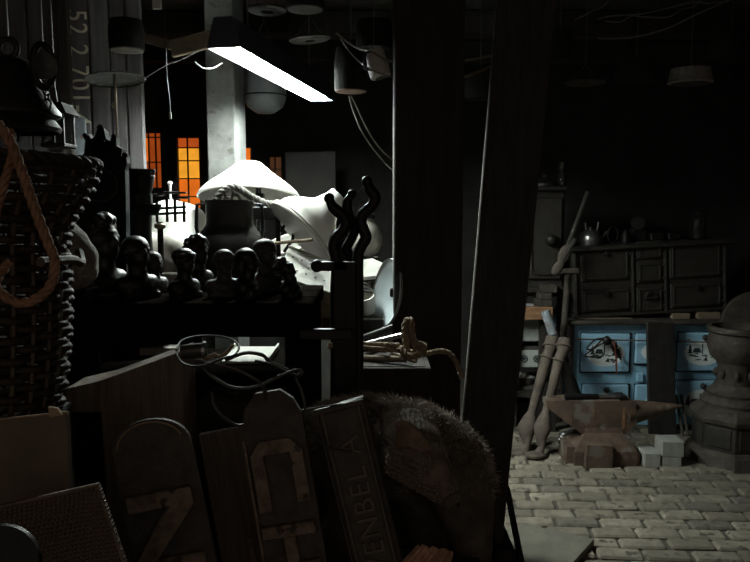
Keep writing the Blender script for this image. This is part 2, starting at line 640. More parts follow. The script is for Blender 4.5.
PM = {'y': pane_mat('pane_yellow', (1.0, 0.40, 0.03), 1.0), 'o': pane_mat('pane_orange', (1.0, 0.20, 0.015), 0.8),
      'r': pane_mat('pane_red', (0.80, 0.13, 0.018), 0.6), 'd': pane_mat('pane_dark_orange', (0.60, 0.10, 0.014), 0.5),
      'b': pane_mat('pane_brown', (0.20, 0.075, 0.03), 0.3)}
M_lead = mat('window_lead', (0.02, 0.016, 0.013), None, 10, 0.6, bump=0.1)
rows_px = [[132.5, 137.0, 162.0, 188.0], [137.5, 147.5, 160.5, 178.5, 196.5, 208.0], [147.5, 163.0, 190.0], [156.5, 169.0, 190.0]]
cols_px = [[140.5, 148.0, 155.0, 162.5], [176.5, 186.8, 199.0, 202.5], [228.0, 240.0, 250.5, 253.0], [269.0, 274.5, 282.0]]
keys = [['ddd', 'odd', 'ddd'], ['rrd', 'yyo', 'yyd', 'ood', 'ood'], ['oor', 'oor'], ['bb', 'bb']]
for i in range(4):
    x0, x1, z0, z1 = wr[i]
    root = bpy.data.objects.new('window_%d' % (i + 1), None)
    COL.objects.link(root)
    root.location = ((x0 + x1) / 2, YB + 0.04, z0)
    root['kind'] = 'structure'
    t = 0.016
    fm = MB()
    for xx in (x0 - 0.012, x1 + 0.012):
        fm.box((xx, YB + 0.02, (z0 + z1) / 2), (0.03, 0.07, z1 - z0 + 0.06))
    for zz in (z0 - 0.012, z1 + 0.012):
        fm.box(((x0 + x1) / 2, YB + 0.02, zz), (x1 - x0, 0.07, 0.03))
    fm.build('window_frame', M_timber, root)
    cx = [P(q, 160, YB).x for q in cols_px[i]]
    rz_ = [P(160, q, YB).z for q in rows_px[i]]
    for xx in cx[1:-1]:
        MB().box((xx, YB + 0.035, (z0 + z1) / 2), (0.011, 0.02, z1 - z0)).build('glazing_bar', M_lead, root)
    for zz in rz_[1:-1]:
        MB().box(((x0 + x1) / 2, YB + 0.036, zz), (x1 - x0, 0.02, 0.010)).build('glazing_bar', M_lead, root)
    for r_ in range(len(rz_) - 1):
        for c in range(len(cx) - 1):
            MB().box(((cx[c] + cx[c + 1]) / 2, YB + 0.045, (rz_[r_] + rz_[r_ + 1]) / 2),
                     (cx[c + 1] - cx[c], 0.006, abs(rz_[r_] - rz_[r_ + 1]))).build('pane', PM[keys[i][r_][c]], root)

# plank partition carrying the stencilled number
YP = 3.3
pw = bpy.data.objects.new('wall_inner', None)
COL.objects.link(pw)
pw.location = (P(0, 0, YP).x, YP, 0)
pw['kind'] = 'structure'
edges = [-180, -140, -104, -70, -36, -4, 30, 64.5, 90.5, 111, 127, 143]
for a, b in zip(edges[:-1], edges[1:]):
    xa, xb = P(a, 100, YP).x, P(b, 100, YP).x
    MB().box(((xa + xb) / 2, YP + 0.02 + jit(0.004), 1.3), (xb - xa - 0.006, 0.035, 2.6), bev=0.004).build('plank', M_plank, pw)
tm = text_mb('52 2 701-4', 0.124, 0.002, sx=0.86, spacing=1.08)
M = Matrix.Translation(P(78.5, 68, YP) + Vector((0, -0.003, 0))) @ Matrix.Rotation(R(90), 4, 'Y')
tm.v = [M @ p for p in tm.v]
o = tm.build('stencil_lettering', M_stencil, pw)
o['label'] = 'pale stencilled number 52 2 701-4 reading downwards'
struct(MB().box((P(64, 0, YP).x, YP - 0.02, 1.3), (0.05, 0.04, 2.6), bev=0.004), 'trim_1', M_timber)

# whitewashed post behind the junk
px0, px1 = P(206, 100, 3.65).x, P(234.5, 100, 3.65).x
struct(MB().box(((px0 + px1) / 2, 3.65 + 0.15, ZC / 2), (px1 - px0, 0.30, ZC), bev=0.006), 'trim_2', M_concrete)
# dark upright timber
x0, x1 = P(394, 200, 2.45).x, P(463, 200, 2.45).x
struct(MB().box(((x0 + x1) / 2, 2.45 + 0.10, ZC / 2), (x1 - x0, 0.20, ZC), bev=0.004), 'trim_3', M_timber)
# leaning brace
b0, b1 = P(477, 530, 2.86), P(529, -40, 2.62)
BRACE_FOOT = b0.copy()
d = (b1 - b0).normalized()
Mx = axisM((b0 + b1) / 2 + d * 0.03, d, (-0.125, -1, 0))
struct(MB().box((0, 0, 0), (0.200, 0.18, (b1 - b0).length + 0.06), Mx, bev=0.004), 'trim_4', M_timber_grey)
struct(MB().box((P(309, 100, 5.2).x, 5.3, (P(309, 151, 5.2).z) / 2), (0.36, 0.06, P(309, 151, 5.2).z)), 'trim_5', mat('grey_panel', (0.04, 0.037, 0.034), None, 6, 0.9))

# ================================================================== LAMP
zl = 2.05
A, B = G(224, 48, zl), G(322, 101, zl)
d = (B - A).normalized()
side = d.cross(Vector((0, 0, 1))).normalized()
lamp = thing('fluorescent_lamp', 'long hooded fluorescent lamp glowing white, hanging over the enamel lampshades', 'lamp', (A + B) / 2 + Vector((0, 0, 0)))
W2 = 0.062
hd = MB()
ctr = []
def hood_pts(c, s):
    up = Vector((0, 0, 1))
    return [c - side * W2 * s, c - side * (W2 * 0.86) * s + up * 0.035, c - side * 0.034 * s + up * 0.105, c + side * 0.034 * s + up * 0.105, c + side * (W2 * 0.86) * s + up * 0.035, c + side * W2 * s]
a_, b_ = hood_pts(A, 1), hood_pts(B, 1)
Lh = (B - A).length
hd.add(a_ + b_, [(i, i + 1, 7 + i, 6 + i) for i in range(5)])
hd.add(a_, [list(range(6))])
hd.add(b_, [list(range(6))])
ho = hd.build('hood', M_hood, lamp)
so = ho.modifiers.new('s', 'SOLIDIFY'); so.thickness = 0.003; so.offset = 1
rf = MB()
q = 0.93
a2 = [A + (p - A) * q + d * 0.004 for p in a_]
b2 = [B + (p - B) * q - d * 0.004 for p in b_]
rf.add(a2 + b2, [(i, i + 1, 7 + i, 6 + i) for i in range(5)])
ro = rf.build('reflector', M_hoodin, lamp)
for s in (-1, 1):
    c = side * (0.027 * s) + Vector((0, 0, 0.028))
    MB().tube([A + c + d * 0.03, B + c - d * 0.03], 0.014, 12).build('tube', M_tube, lamp, smooth=True)
    for E, sg in ((A, 1), (B, -1)):
        MB().box(E + c + d * 0.016 * sg + Vector((0, 0, 0.012)), (0.02, 0.03, 0.05)).build('lamp_holder', M_hoodin, lamp)
for t in (0.18, 0.82):
    p = A.lerp(B, t) + Vector((0, 0, 0.105))
    MB().tube([p, Vector((p.x, p.y, ZC - 0.0))], 0.003, 6).build('hanger', M_wire, lamp)
MB().tube(cr_curve([P(195, 62, 2.66), P(203, 68, 2.7), P(213, 68, 2.75), P(222, 63, 2.8)], 6), 0.003, 6).build('cable', M_cable, lamp)

# ================================================================== BENCHES
M_sooty = mat('sooty_wood', (0.009, 0.0075, 0.0065), (0.005, 0.004, 0.0035), 9, 0.95, stretch=(1, 6, 6), bump=0.4, spec=0.0)
TA = 1.258   # bust shelf height
TB = 1.10    # junk table height
xa0, xa1 = P(40, 300, 1.8).x, P(313, 300, 1.8).x
ben = thing('display_shelf', 'dark wooden shelf rack holding the row of small busts', 'shelf', ((xa0 + xa1) / 2, 1.98, 0))
for k in range(3):
    MB().box(((xa0 + xa1) / 2, 1.83 + 0.14 * k, TA - 0.02), (xa1 - xa0, 0.136, 0.04), bev=0.004).build('top_plank', M_sooty, ben)
MB().box(((xa0 + xa1) / 2, 1.775, TA - 0.045), (xa1 - xa0, 0.02, 0.08), bev=0.003).build('front_rail', M_sooty, ben)
MB().box(((xa0 + xa1) / 2, 2.0, 1.0325), (xa1 - xa0 - 0.12, 0.52, 0.025), bev=0.003).build('lower_shelf', M_sooty, ben)
MB().box(((xa0 + xa1) / 2, 2.0, 0.45), (xa1 - xa0 - 0.12, 0.48, 0.025), bev=0.003).build('lower_shelf', M_timber_grey, ben)
for xx in (xa0 + 0.04, xa1 - 0.04):
    for yy in (1.81, 2.17):
        MB().box((xx, yy, (TA - 0.04) / 2), (0.06, 0.06, TA - 0.04), bev=0.004).build('leg', M_sooty, ben)

xb0, xb1 = P(95, 300, 2.5).x, 0.03
tb = thing('junk_table', 'long rough table under the lamp heaped with white enamel shades', 'table', ((xb0 + xb1) / 2, 2.95, 0))
n = 6
for k in range(n):
    yy = 2.50 + (k + 0.5) * 1.08 / n
    MB().box(((xb0 + xb1) / 2, yy, TB - 0.02), (xb1 - xb0, 1.08 / n - 0.006, 0.04), bev=0.003).build('top_plank', M_timber_grey, tb)
for xx in (xb0 + 0.06, xb1 - 0.06):
    for yy in (2.56, 3.50):
        MB().box((xx, yy, (TB - 0.04) / 2), (0.08, 0.08, TB - 0.04)).build('leg', M_timber, tb)

# things on the lower shelf
zs = 1.045
o = MB()
p1, p2 = G(236, 363, zs + 0.004), G(279, 340, zs + 0.004)
tray = thing('enamel_tray', 'flat pale enamel tray on the rack below the busts', 'tray', (p1.x * 0.5 + p2.x * 0.5, 2.08, zs))
xa, xb = P(236, 352, 2.25).x, P(279, 352, 2.25).x
MB().box(((xa + xb) / 2, 2.135, zs + 0.006), (xb - xa, 0.22, 0.008), bev=0.002).build('tray_base', M_enamel, tray)
for xx in (xa, xb):
    MB().box((xx, 2.135, zs + 0.012), (0.006, 0.22, 0.018)).build('tray_rim', M_enamel, tray)
def plate(px, py, Y, r, label, m, zz=None, name='plate'):
    p = P(px, py, Y)
    if zz is not None:
        p.z = zz
    mb = MB().lathe([(0.0, 0.0), (r * 0.6, 0.0), (r * 0.66, 0.004), (r, 0.016), (r, 0.019), (r * 0.62, 0.007), (0.0, 0.005)], 32, Matrix.Translation(p))
    return tag(mb.build(name, m, smooth=True), label, 'plate')
zl2 = P(120, 333, 2.2).z
MB().box((P(118, 333, 2.2).x, 2.2, zl2 - 0.006), (0.32, 0.14, 0.012), bev=0.002).build('ledge', M_sooty, ben)
plate(137, 330, 2.2, 0.058, 'shallow pale-rimmed dish on the ledge below the first busts', M_enamel_d, zl2)
def lath(px0, px1, Y, z0, h_, label):
    x0, x1 = P(px0, 340, Y).x, P(px1, 340, Y).x
    tag(MB().box(((x0 + x1) / 2, Y, z0 + h_ / 2), (x1 - x0, 0.06, h_), bev=0.002).build('flat_lath', M_enamel_d), label, 'lath')
lath(80, 112, 2.2, zl2, P(97, 327, 2.2).z - zl2, 'short pale lath on the ledge beside the shallow dish')
lath(62, 116, 2.18, zs, P(90, 361, 2.18).z - zs, 'long pale lath on the lower shelf behind the timber block')
lath(142, 178, 2.18, zs, P(160, 346, 2.18).z - zs, 'pale block of wood on the lower shelf behind the top of the timber block')

# ================================================================== BUSTS
def bust(px, py_top, Y, h_, face, hair, label, m, lean=0.0, sw=1.0, zbase=TA):
    """h: overall height, face: heading of the face in degrees (0 = to the camera, 90 = right)"""
    base = P(px, 300, Y)
    base.z = zbase
    h = (P(px, py_top, Y).z - zbase) * (1.0 if lean == 0 else 1.2)
    if hair in ('tall', 'curly', 'fringe'):
        h *= 0.95
    root = thing('portrait_bust', label, 'bust', base, (0, 0, R(face)), 'small busts in a row on the shelf')
    hh = h * 0.50           # head height
    hw = hh * 0.45
    mb = MB()
    zc = h - hh * 0.5
    sk = Vector((0, 0, 0))
    Ml = Matrix.Rotation(R(lean), 3, 'X')
    def L(p):
        q = Vector(p) - Vector((0, 0, h * 0.5))
        return Ml @ q + Vector((0, 0, h * 0.5))
    # skull, jaw, nose, brow, ears, neck
    mb.ball(L((0, 0.06 * hh, zc + 0.10 * hh)), (hw, hh * 0.43, hh * 0.40))
    mb.ball(L((0, -0.12 * hh, zc - 0.20 * hh)), (hw * 0.72, hh * 0.27, hh * 0.29))
    mb.ball(L((0, -0.27 * hh, zc - 0.40 * hh)), (hw * 0.35, hh * 0.10, hh * 0.09))
    mb.ball(L((0, -0.38 * hh, zc - 0.03 * hh)), (hw * 0.20, hh * 0.11, hh * 0.13))
    mb.ball(L((0, -0.31 * hh, zc + 0.10 * hh)), (hw * 0.7, hh * 0.08, hh * 0.06))
    mb.ball(L((0, -0.33 * hh, zc - 0.23 * hh)), (hw * 0.35, hh * 0.07, hh * 0.05))
    for s in (-1, 1):
        mb.ball(L((s * hw * 0.98, 0.05 * hh, zc)), (hw * 0.14, hh * 0.09, hh * 0.14), 10)
    nk = [L((0, 0.05 * hh, zc - 0.1 * hh)), Vector((0, 0.03 * hh, h * 0.44)), Vector((0, 0.01, h * 0.30))]
    mb.tube(nk, [hw * 0.66, hw * 0.66, hw * 0.95], 14)
    # chest and shoulders ending on a round socle
    W = hh * 0.78 * sw
    mb.ball((0, 0, h * 0.24), (W * 0.95, hh * 0.36, hh * 0.36))
    for s in (-1, 1):
        mb.ball((s * W * 0.70, 0.005, h * 0.22), (W * 0.34, hh * 0.30, hh * 0.32))
    mb.ball((0, -0.06 * hh, h * 0.20), (W * 0.76, hh * 0.34, hh * 0.34))
    mb.box((0, 0, h * 0.13), (W * 1.6, hh * 0.55, h * 0.26), bev=0.01)
    mb.box((0, 0, 0.008), (W * 1.7, hh * 0.66, 0.016), bev=0.003)
    fuse(mb, h * 0.022, m, 'bust_figure', root, 3, world=False)
    if hair == 'none':
        return root
    hm = MB()
    rr = random.Random(int(px))
    if hair in ('curly', 'tall'):
        for k in range(46 if hair == 'tall' else 34):
            a = rr.uniform(-PI, PI)
            e = rr.uniform(-0.2, 1.5)
            if math.cos(a) * math.cos(e) > 0.35 and e < 0.75:
                continue
            tall = 1.0 + (0.28 if hair == 'tall' else 0.05) * max(0, math.sin(e))
            q = Vector((math.sin(a) * math.cos(e) * hw * 1.04, -math.cos(a) * math.cos(e) * hh * 0.45 + 0.06 * hh, zc + 0.12 * hh + math.sin(e) * hh * 0.42 * tall))
            hm.ball(L(q), hh * rr.uniform(0.10, 0.17), 10)
        hm.ball(L((0, 0.10 * hh, zc + 0.18 * hh)), (hw * 0.98, hh * 0.42, hh * 0.40))
    elif hair == 'smooth':
        hm.ball(L((0, 0.12 * hh, zc + 0.17 * hh)), (hw * 1.06, hh * 0.44, hh * 0.38))
        hm.ball(L((0, 0.36 * hh, zc - 0.12 * hh)), (hw * 0.8, hh * 0.18, hh * 0.30))
    elif hair == 'long':
        hm.ball(L((0, 0.12 * hh, zc + 0.15 * hh)), (hw * 1.12, hh * 0.46, hh * 0.40))
        for s in (-1, 1):
            hm.tube([L((s * hw * 0.95, 0.1 * hh, zc + 0.1 * hh)), L((s * hw * 1.1, 0.16 * hh, zc - 0.3 * hh)), Vector((s * hw * 1.0, 0.1 * hh, h * 0.42))], [hh * 0.16, hh * 0.2, hh * 0.12], 10)
        hm.ball(L((0, 0.36 * hh, zc - 0.25 * hh)), (hw * 0.95, hh * 0.2, hh * 0.42))
    elif hair == 'fringe':
        hm.ball(L((0, 0.10 * hh, zc + 0.20 * hh)), (hw * 1.05, hh * 0.46, hh * 0.34))
        for k in range(9):
            a = -1.2 + k * 0.3
            hm.ball(L((math.sin(a) * hw, -math.cos(a) * hh * 0.34 + 0.06 * hh, zc + 0.24 * hh)), hh * 0.11, 10)
    fuse(hm, h * 0.022, m, 'hair', root, 2, world=False)
    return root

bust(106, 218, 1.86, 0.225, 70, 'tall', 'dark bust with tall tousled curls next to the wicker basket', M_bronze, sw=1.0)
bust(139, 237, 1.86, 0.178, 55, 'smooth', 'dark bust with smooth round head beside the curly-haired bust', M_bronze)
bust(155, 252, 1.97, 0.150, 60, 'long', 'small draped bust half hidden behind the smooth-haired head', M_stone, sw=1.1)
bust(186, 246, 1.86, 0.158, 62, 'fringe', 'dark bust with a thick combed fringe in front of the taller bust', M_bronze)
bust(199, 236, 2.04, 0.180, 60, 'curly', 'dark bust standing behind the one with the combed fringe', M_bronze)
bust(225, 249, 1.88, 0.152, 20, 'none', 'bald plaster bust with pale collar in front of the round pot', M_stone)
bust(249, 249, 1.86, 0.155, 80, 'long', 'long-haired dark bust beside the bald plaster bust', M_bronze)
bust(267, 240, 2.00, 0.180, 40, 'smooth', 'upright plaster bust with cropped hair and bare shoulders next to the long-haired bust', M_stone, sw=0.9)
bust(292, 262, 1.88, 0.140, 75, 'curly', 'bust with its head thrown back, at the end of the row by the iron bars', M_bronze, lean=-38, sw=1.1)

# ================================================================== BASKET AND LEFT CORNER
Yb = 1.26
mp = Yb / F
bc = P(-27, 300, Yb)
zb = P(0, 418, Yb).z
prof_px = [(418, 70), (408, 74), (380, 78), (340, 81), (300, 82), (270, 81), (240, 79), (222, 82), (205, 90), (185, 102), (168, 108), (160, 108)]
def prof_r(z):
    q = [(P(0, y, Yb).z, r * mp) for y, r in prof_px]
    for (z0, r0), (z1, r1) in zip(q[:-1], q[1:]):
        if z0 <= z <= z1:
            return r0 + (r1 - r0) * (z - z0) / (z1 - z0)
    return q[-1][1] if z > q[-1][0] else q[0][1]
bas = thing('wicker_basket', 'tall dark wicker basket with a flared rim standing on the plywood box', 'basket', (bc.x, Yb, zb), (0, R(3), 0))
ztop = P(0, 160, Yb).z
NS = 26
nst = 27
for i in range(nst):
    z = zb + 0.012 + (ztop - zb - 0.02) * i / (nst - 1)
    rr = prof_r(z)
    pts = []
    ph = PI * (i % 2)
    nn = NS * 6
    for k in range(nn):
        a = 2 * PI * k / nn
        r2 = rr + 0.0065 * math.cos(NS / 2 * a * 1.0 + ph)
        pts.append(Vector((r2 * math.cos(a), r2 * math.sin(a), z - zb + 0.0015 * math.sin(3 * a + i))))
    pts.append(pts[0].copy())
    MB().tube(pts, 0.0072 if i % 2 else 0.0066, 6, caps=False).build('strand', M_wicker, bas, world=False, smooth=True, angle=80)
for k in range(NS):
    a = 2 * PI * (k + 0.0) / NS
    pts = []
    for j in range(14):
        z = zb + (ztop - zb) * j / 13
        rr = prof_r(z)
        pts.append(Vector((rr * math.cos(a), rr * math.sin(a), z - zb)))
    MB().tube(pts, 0.0045, 6).build('stake', M_wicker2, bas, world=False, smooth=True)
MB().rope([Vector((prof_r(ztop) * math.cos(a), prof_r(ztop) * math.sin(a), ztop - zb + 0.004)) for a in [2 * PI * k / 40 for k in range(41)]], 0.013, 3, 0.07, 7, 2).build('rim', M_wicker, bas, world=False, smooth=True, angle=80)
MB().lathe([(0.0, 0.0), (prof_r(zb), 0.0), (prof_r(zb), 0.008), (0.0, 0.008)], 24).build('basket_bottom', M_wicker2, bas, world=False)
MB().tube(cr_curve([P(30, 256, 1.12) - Vector((bc.x, Yb, zb)), P(62, 254, 1.21) - Vector((bc.x, Yb, zb)), P(72, 257, 1.26) - Vector((bc.x, Yb, zb)), P(70, 247, 1.29) - Vector((bc.x, Yb, zb))], 6), 0.008, 8).build('handle', M_wicker2, bas, world=False, smooth=True)

ropeY = 1.04
rp = MB().rope([P(-30, 98, 1.07), P(-8, 118, 1.05), P(8, 138, 1.03), P(22, 172, ropeY), P(36, 212, ropeY), P(49, 245, ropeY), P(55, 262, ropeY), P(51, 284, ropeY), P(38, 298, ropeY), P(22, 303, ropeY),
                P(6, 297, ropeY), P(-5, 285, ropeY), P(3, 270, ropeY + .02), P(10, 262, ropeY + .03)], 0.0075, 3, 0.045, 7)
tag(rp.build('hemp_rope', M_rope, smooth=True, angle=80), 'brown hemp rope hanging in a loop over the wicker basket', 'rope')
rp = MB().rope([P(-20, 250, 1.06), P(-4, 212, 1.05), P(5, 180, 1.045), P(13, 152, 1.06), P(10, 130, 1.065)], 0.0065, 3, 0.045, 7)
tag(rp.build('hemp_rope', M_rope, smooth=True, angle=80), 'thinner brown rope end hanging beside the looped hemp rope', 'rope')

# plywood box under the basket and a loose sheet in front of it
p0 = P(66, 416, 1.07)
sx0 = P(-60, 416, 1.07).x
sheet = thing('plywood_sheet', 'plain brown plywood sheet with a splintered top edge below the wicker basket', 'sheet', ((sx0 + p0.x) / 2, 1.075, 0))
zl_, zr_ = P(-60, 427, 1.07).z, P(66, 414, 1.07).z
MB().prism([(sx0, 0), (p0.x, 0), (p0.x, zr_), (sx0, zl_)], 1.07, 1.084).build('sheet_body', M_card, sheet)
MB().tube([Vector((sx0, 1.075, zl_)), Vector((p0.x - 0.02, 1.075, zr_ - 0.002)), Vector((p0.x, 1.075, zr_))], [0.0025, 0.003, 0.0035], 6).build('splintered_edge', M_edgewood, sheet)
MB().prism([(p0.x - 0.024, zr_ - 0.004), (p0.x - 0.004, zr_ - 0.001), (p0.x - 0.012, zr_ + 0.010), (p0.x - 0.025, zr_ + 0.012)], 1.066, 1.072).build('splinter', M_edgewood, sheet)
bxa, bxb = P(-140, 416, 1.14).x, P(8, 416, 1.14).x
zb2 = zb - 0.004
ply = thing('plywood_box', 'dark plywood box carrying the wicker basket behind the plywood sheet', 'box', ((bxa + bxb) / 2, 1.26, 0))
for yy in (1.145, 1.375):
    MB().box(((bxa + bxb) / 2, yy, (zb2 - 0.012) / 2), (bxb - bxa, 0.012, zb2 - 0.012)).build('wall_panel', M_timber, ply)
for xx in (bxa + 0.006, bxb - 0.006):
    MB().box((xx, 1.26, (zb2 - 0.012) / 2), (0.012, 0.216, zb2 - 0.012)).build('side_panel', M_timber, ply)
MB().box(((bxa + bxb) / 2, 1.26, zb2 - 0.006), (bxb - bxa, 0.242, 0.012)).build('top_panel', M_timber, ply)

# woven cane panel leaning in the corner
cq = [P(-30, 514, 0.93), P(97, 485, 1.02), P(128, 575, 0.98), P(136, 620, 0.96), P(-30, 650, 0.90)]
cp = MB()
nrm = Vector((0, 0.012, 0))
cp.add(cq + [q + nrm for q in cq], [(0, 1, 2, 3, 4), (9, 8, 7, 6, 5)] + [(i, (i + 1) % 5, 5 + (i + 1) % 5, 5 + i) for i in range(5)])
cane = thing('cane_panel', 'coarse woven brown cane panel leaning against the plywood box', 'panel', (cq[4].lerp(cq[3], .5).x, 0.95, cq[4].z))
cp.build('weave', M_burlap, cane)
MB().tube([cq[1], cq[2], cq[3]], 0.002, 6).build('edge_binding', M_letter, cane)
MB().tube([cq[0], cq[1]], 0.003, 6).build('edge_binding', M_letter, cane)
# black round plate leaning in front
c = P(0, 566, 0.84)
tag(MB().lathe([(0.0, -0.004), (0.048, -0.004), (0.050, 0.0), (0.048, 0.006), (0.03, 0.008), (0.0, 0.012)], 36, axisM(c, (0.1, -0.95, 0.3))).build('iron_disc', M_iron, smooth=True),
    'dark round iron plate propped on the woven cane panel', 'disc')
# support stool that carries the cane panel and disc
st = thing('low_stool', 'dark wooden stool in the corner below the woven cane panel', 'stool', (P(30, 600, 0.93).x, 0.93, 0))
zt = cq[4].z - 0.01
MB().box((st.location.x - 0.03, 0.93, zt - 0.015), (0.36, 0.28, 0.03), bev=0.004).build('seat', M_timber, st)
for sx in (-1, 1):
    for sy in (-1, 1):
        MB().box((st.location.x - 0.03 + sx * 0.15, 0.93 + sy * 0.11, (zt - 0.03) / 2), (0.035, 0.035, zt - 0.03)).build('leg', M_timber, st)

# big timber block
TBK = 1.42
def pxpoly(pts, Y):
    return [(P(x, y, Y).x, P(x, y, Y).z) for x, y in pts]
front = pxpoly([(65, 389), (100, 381), (182, 351), (186, 480), (192, 900), (112, 900), (106, 480), (101, 412), (66, 412)], TBK)
blk = MB()
zmin = 0.0
front = [(x, max(z, 0.0)) for x, z in front]
blk.prism(front, TBK, TBK + 0.10)
tag(blk.build('timber_block', M_block), 'massive weathered timber block with a slanting top beside the wicker basket', 'timber')

# ================================================================== LETTER BOARDS
def board_root(name, label, px, py, Y, tilt, lean, zfoot=0.0):
    top = P(px, py, Y)
    t, l = R(tilt), R(lean)
    v = Vector((-math.sin(t) * math.cos(l), math.sin(l), math.cos(t) * math.cos(l))).normalized()
    r = Vector((0, 1, 0)).cross(v).normalized()
    yb = v.cross(r)
    L = (top.z - zfoot) / v.z
    base = top - v * L
    root = thing(name, label, 'sign board', base)
    Mr = Matrix((r, yb, v)).transposed()
    root.rotation_euler = Mr.to_euler()
    return root, L

# board with the letter N lying on its side
root, L = board_root('pattern_board', 'dark round-topped wooden board with a raised letter N turned sideways', 145, 420, 1.24, 11.5, 4)
wd = 0.142
prof = [(-wd / 2, 0), (wd / 2, 0)] + [(wd / 2 * math.cos(a), L - wd * 0.35 + wd * 0.35 * math.sin(a)) for a in [PI * k / 14 for k in range(15)]]
MB().prism(prof, 0, 0.010).build('backing', M_board, root, world=False)
arc = [Vector((wd / 2 * 0.86 * math.cos(a), -0.002, L - wd * 0.36 + wd * 0.33 * math.sin(a))) for a in [PI * (0.1 + 0.85 * k / 14) for k in range(15)]]
MB().tube(arc, 0.0015, 6).build('arched_edge', M_edgewood, root, world=False)
s = 0.029
u0, u1 = -0.060, 0.058
v1 = L - 0.128
v2 = v1 - 0.118
def lbox(mb, a, b):
    mb.box(((a[0] + b[0]) / 2, -0.007, (a[1] + b[1]) / 2), (abs(b[0] - a[0]), 0.014, abs(b[1] - a[1])), bev=0.002)
lm = MB()
lbox(lm, (u0, v1 - s), (u1, v1))
lbox(lm, (u0, v2 - s), (u1, v2))
lm.prism([(u1, v1), (u1, v1 - s * 1.05), (u0 + s * 0.2, v2 - s), (u0, v2 - s), (u0, v2 + s * 0.15), (u1 - s * 0.9, v1)], -0.0142, 0)
lo = lm.build('raised_letter', M_letter, root, world=False)
lo['label'] = 'worn raised letter N'

# board with C and H
root, L = board_root('pattern_board', 'dark wooden board with worn raised letters C and H, a cable lying over its top', 266, 392, 1.36, 9.5, 5)
wd = 0.122
prof = [(-wd / 2, 0), (wd / 2, 0), (wd / 2, L - 0.05), (wd / 2 * 0.8, L - 0.02), (wd * 0.22, L), (-wd * 0.18, L), (-wd * 0.4, L - 0.03), (-wd / 2, L - 0.075)]
MB().prism(prof, 0, 0.014).build('backing', M_board, root, world=False)
MB().box((-wd / 2 + 0.003, -0.003, (L - 0.085) / 2), (0.005, 0.006, L - 0.085)).build('edge_moulding', M_letter, root, world=False)
s = 0.024
t0 = L - 0.092
cm = MB()
hw = 0.052
cm.prism([(-hw + 0.004, t0 - 0.135), (-hw + 0.004, t0 - 0.025), (-hw + 0.024, t0), (hw - 0.022, t0), (hw, t0 - 0.025), (hw, t0 - 0.125), (hw - s, t0 - 0.125), (hw - s, t0 - s * 1.1), (-hw + s + 0.004, t0 - s * 1.1), (-hw + s + 0.004, t0 - 0.135)], -0.013, 0)
lo = cm.build('raised_letter', M_letter, root, world=False)
lo['label'] = 'worn raised letter C'
hm = MB()
t1 = t0 - 0.165
lbox(hm, (-hw, t1 - s), (hw, t1))
lbox(hm, (-hw, t1 - 0.075 - s), (hw, t1 - 0.075))
lbox(hm, (-0.012, t1 - 0.075), (0.012, t1 - s))
lo = hm.build('raised_letter', M_letter, root, world=False)
lo['label'] = 'worn raised letter H'

# blank board half hidden between the two letter boards
root, L = board_root('plain_board', 'plain grainy board between the N board and the C H board', 221, 431, 1.46, 10, 4)
MB().box((0, 0.012, L / 2), (0.100, 0.024, L), bev=0.003).build('backing', M_block, root, world=False)
o = MB().box((0.02, -0.004, L - 0.31), (0.012, 0.008, 0.16), Matrix.Rotation(0, 4, 'Y')).build('batten', M_letter, root, world=False)

M_castletter = mat('cast_letters', (0.15, 0.12, 0.095), (0.07, 0.055, 0.043), 20, 0.6, bump=0.3)
# cast board with framed lettering
root, L = board_root('cast_board', 'narrow dark cast board with a raised frame and small lettering beside the stuffed animal', 339, 405, 1.40, 13.5, 5)
wd = 0.100
MB().prism([(-wd / 2, 0), (wd / 2, 0), (wd / 2, L + 0.004), (-wd / 2, L - 0.004)], 0, 0.03).build('backing', M_castboard, root, world=False)
for sx in (-1, 1):
    for q in (0.5, 0.40):
        MB().box((sx * (wd * q - 0.003), -0.004, L / 2 - 0.002), (0.004, 0.008, L - 0.006), bev=0.001).build('frame_rail', M_castletter if q < 0.45 else M_castboard, root, world=False)
MB().box((0, -0.004, L - 0.004), (wd, 0.010, 0.012), bev=0.002).build('frame_rail', M_castboard, root, world=False)
tm = text_mb('VENBEL A', 0.060, 0.006, sx=1.0, spacing=1.10)
Mt = Matrix.Translation((0.004, 0, L - 0.205)) @ Matrix.Rotation(R(-90), 4, 'Y')
tm.v = [Mt @ p for p in tm.v]
lo = tm.build('raised_lettering', M_castletter, root, world=False)

# ================================================================== CABLE COIL
cY = 1.30
def cable(pts, r, label, Y=cY, m=M_cable, name='cable_loop', n=8):
    q = [P(p[0], p[1], p[2] if len(p) > 2 else Y) for p in pts]
    return tag(MB().tube(cr_curve(q, 8), r, n).build(name, m, smooth=True), label, 'cable')
cable([(176, 350, 1.30), (183, 340, 1.34), (205, 335.5, 1.38), (228, 338, 1.38), (239, 346, 1.35), (234, 355, 1.31), (224, 358, 1.29), (200, 366, 1.26), (184, 364, 1.27), (177, 355, 1.29), (178, 346, 1.32)], 0.0022,
      'thin black cable wound in an oval loop on the timber block', m=M_cable)
cable([(196, 362, 1.29), (215, 364, 1.28), (240, 371, 1.29), (262, 385, 1.30), (266, 400, 1.31)], 0.0036, 'thick black cable end bending down over the C H board', m=M_cable)
cable([(202, 366, 1.27), (214, 378, 1.26), (235, 388, 1.26), (258, 386, 1.27), (280, 376, 1.29), (296, 370, 1.31), (302, 372, 1.33), (296, 378, 1.33), (302, 392, 1.33), (307, 415, 1.33), (316, 436, 1.35), (330, 448, 1.36), (352, 452, 1.37)], 0.0030,
      'long black cable sagging between the oval loop and the cast board', m=M_cable)
cable([(226, 360, 1.30), (245, 353, 1.33), (262, 355, 1.35), (270, 362, 1.37), (288, 370, 1.38)], 0.0036, 'short black cable arching behind the sagging cable', m=M_cable)
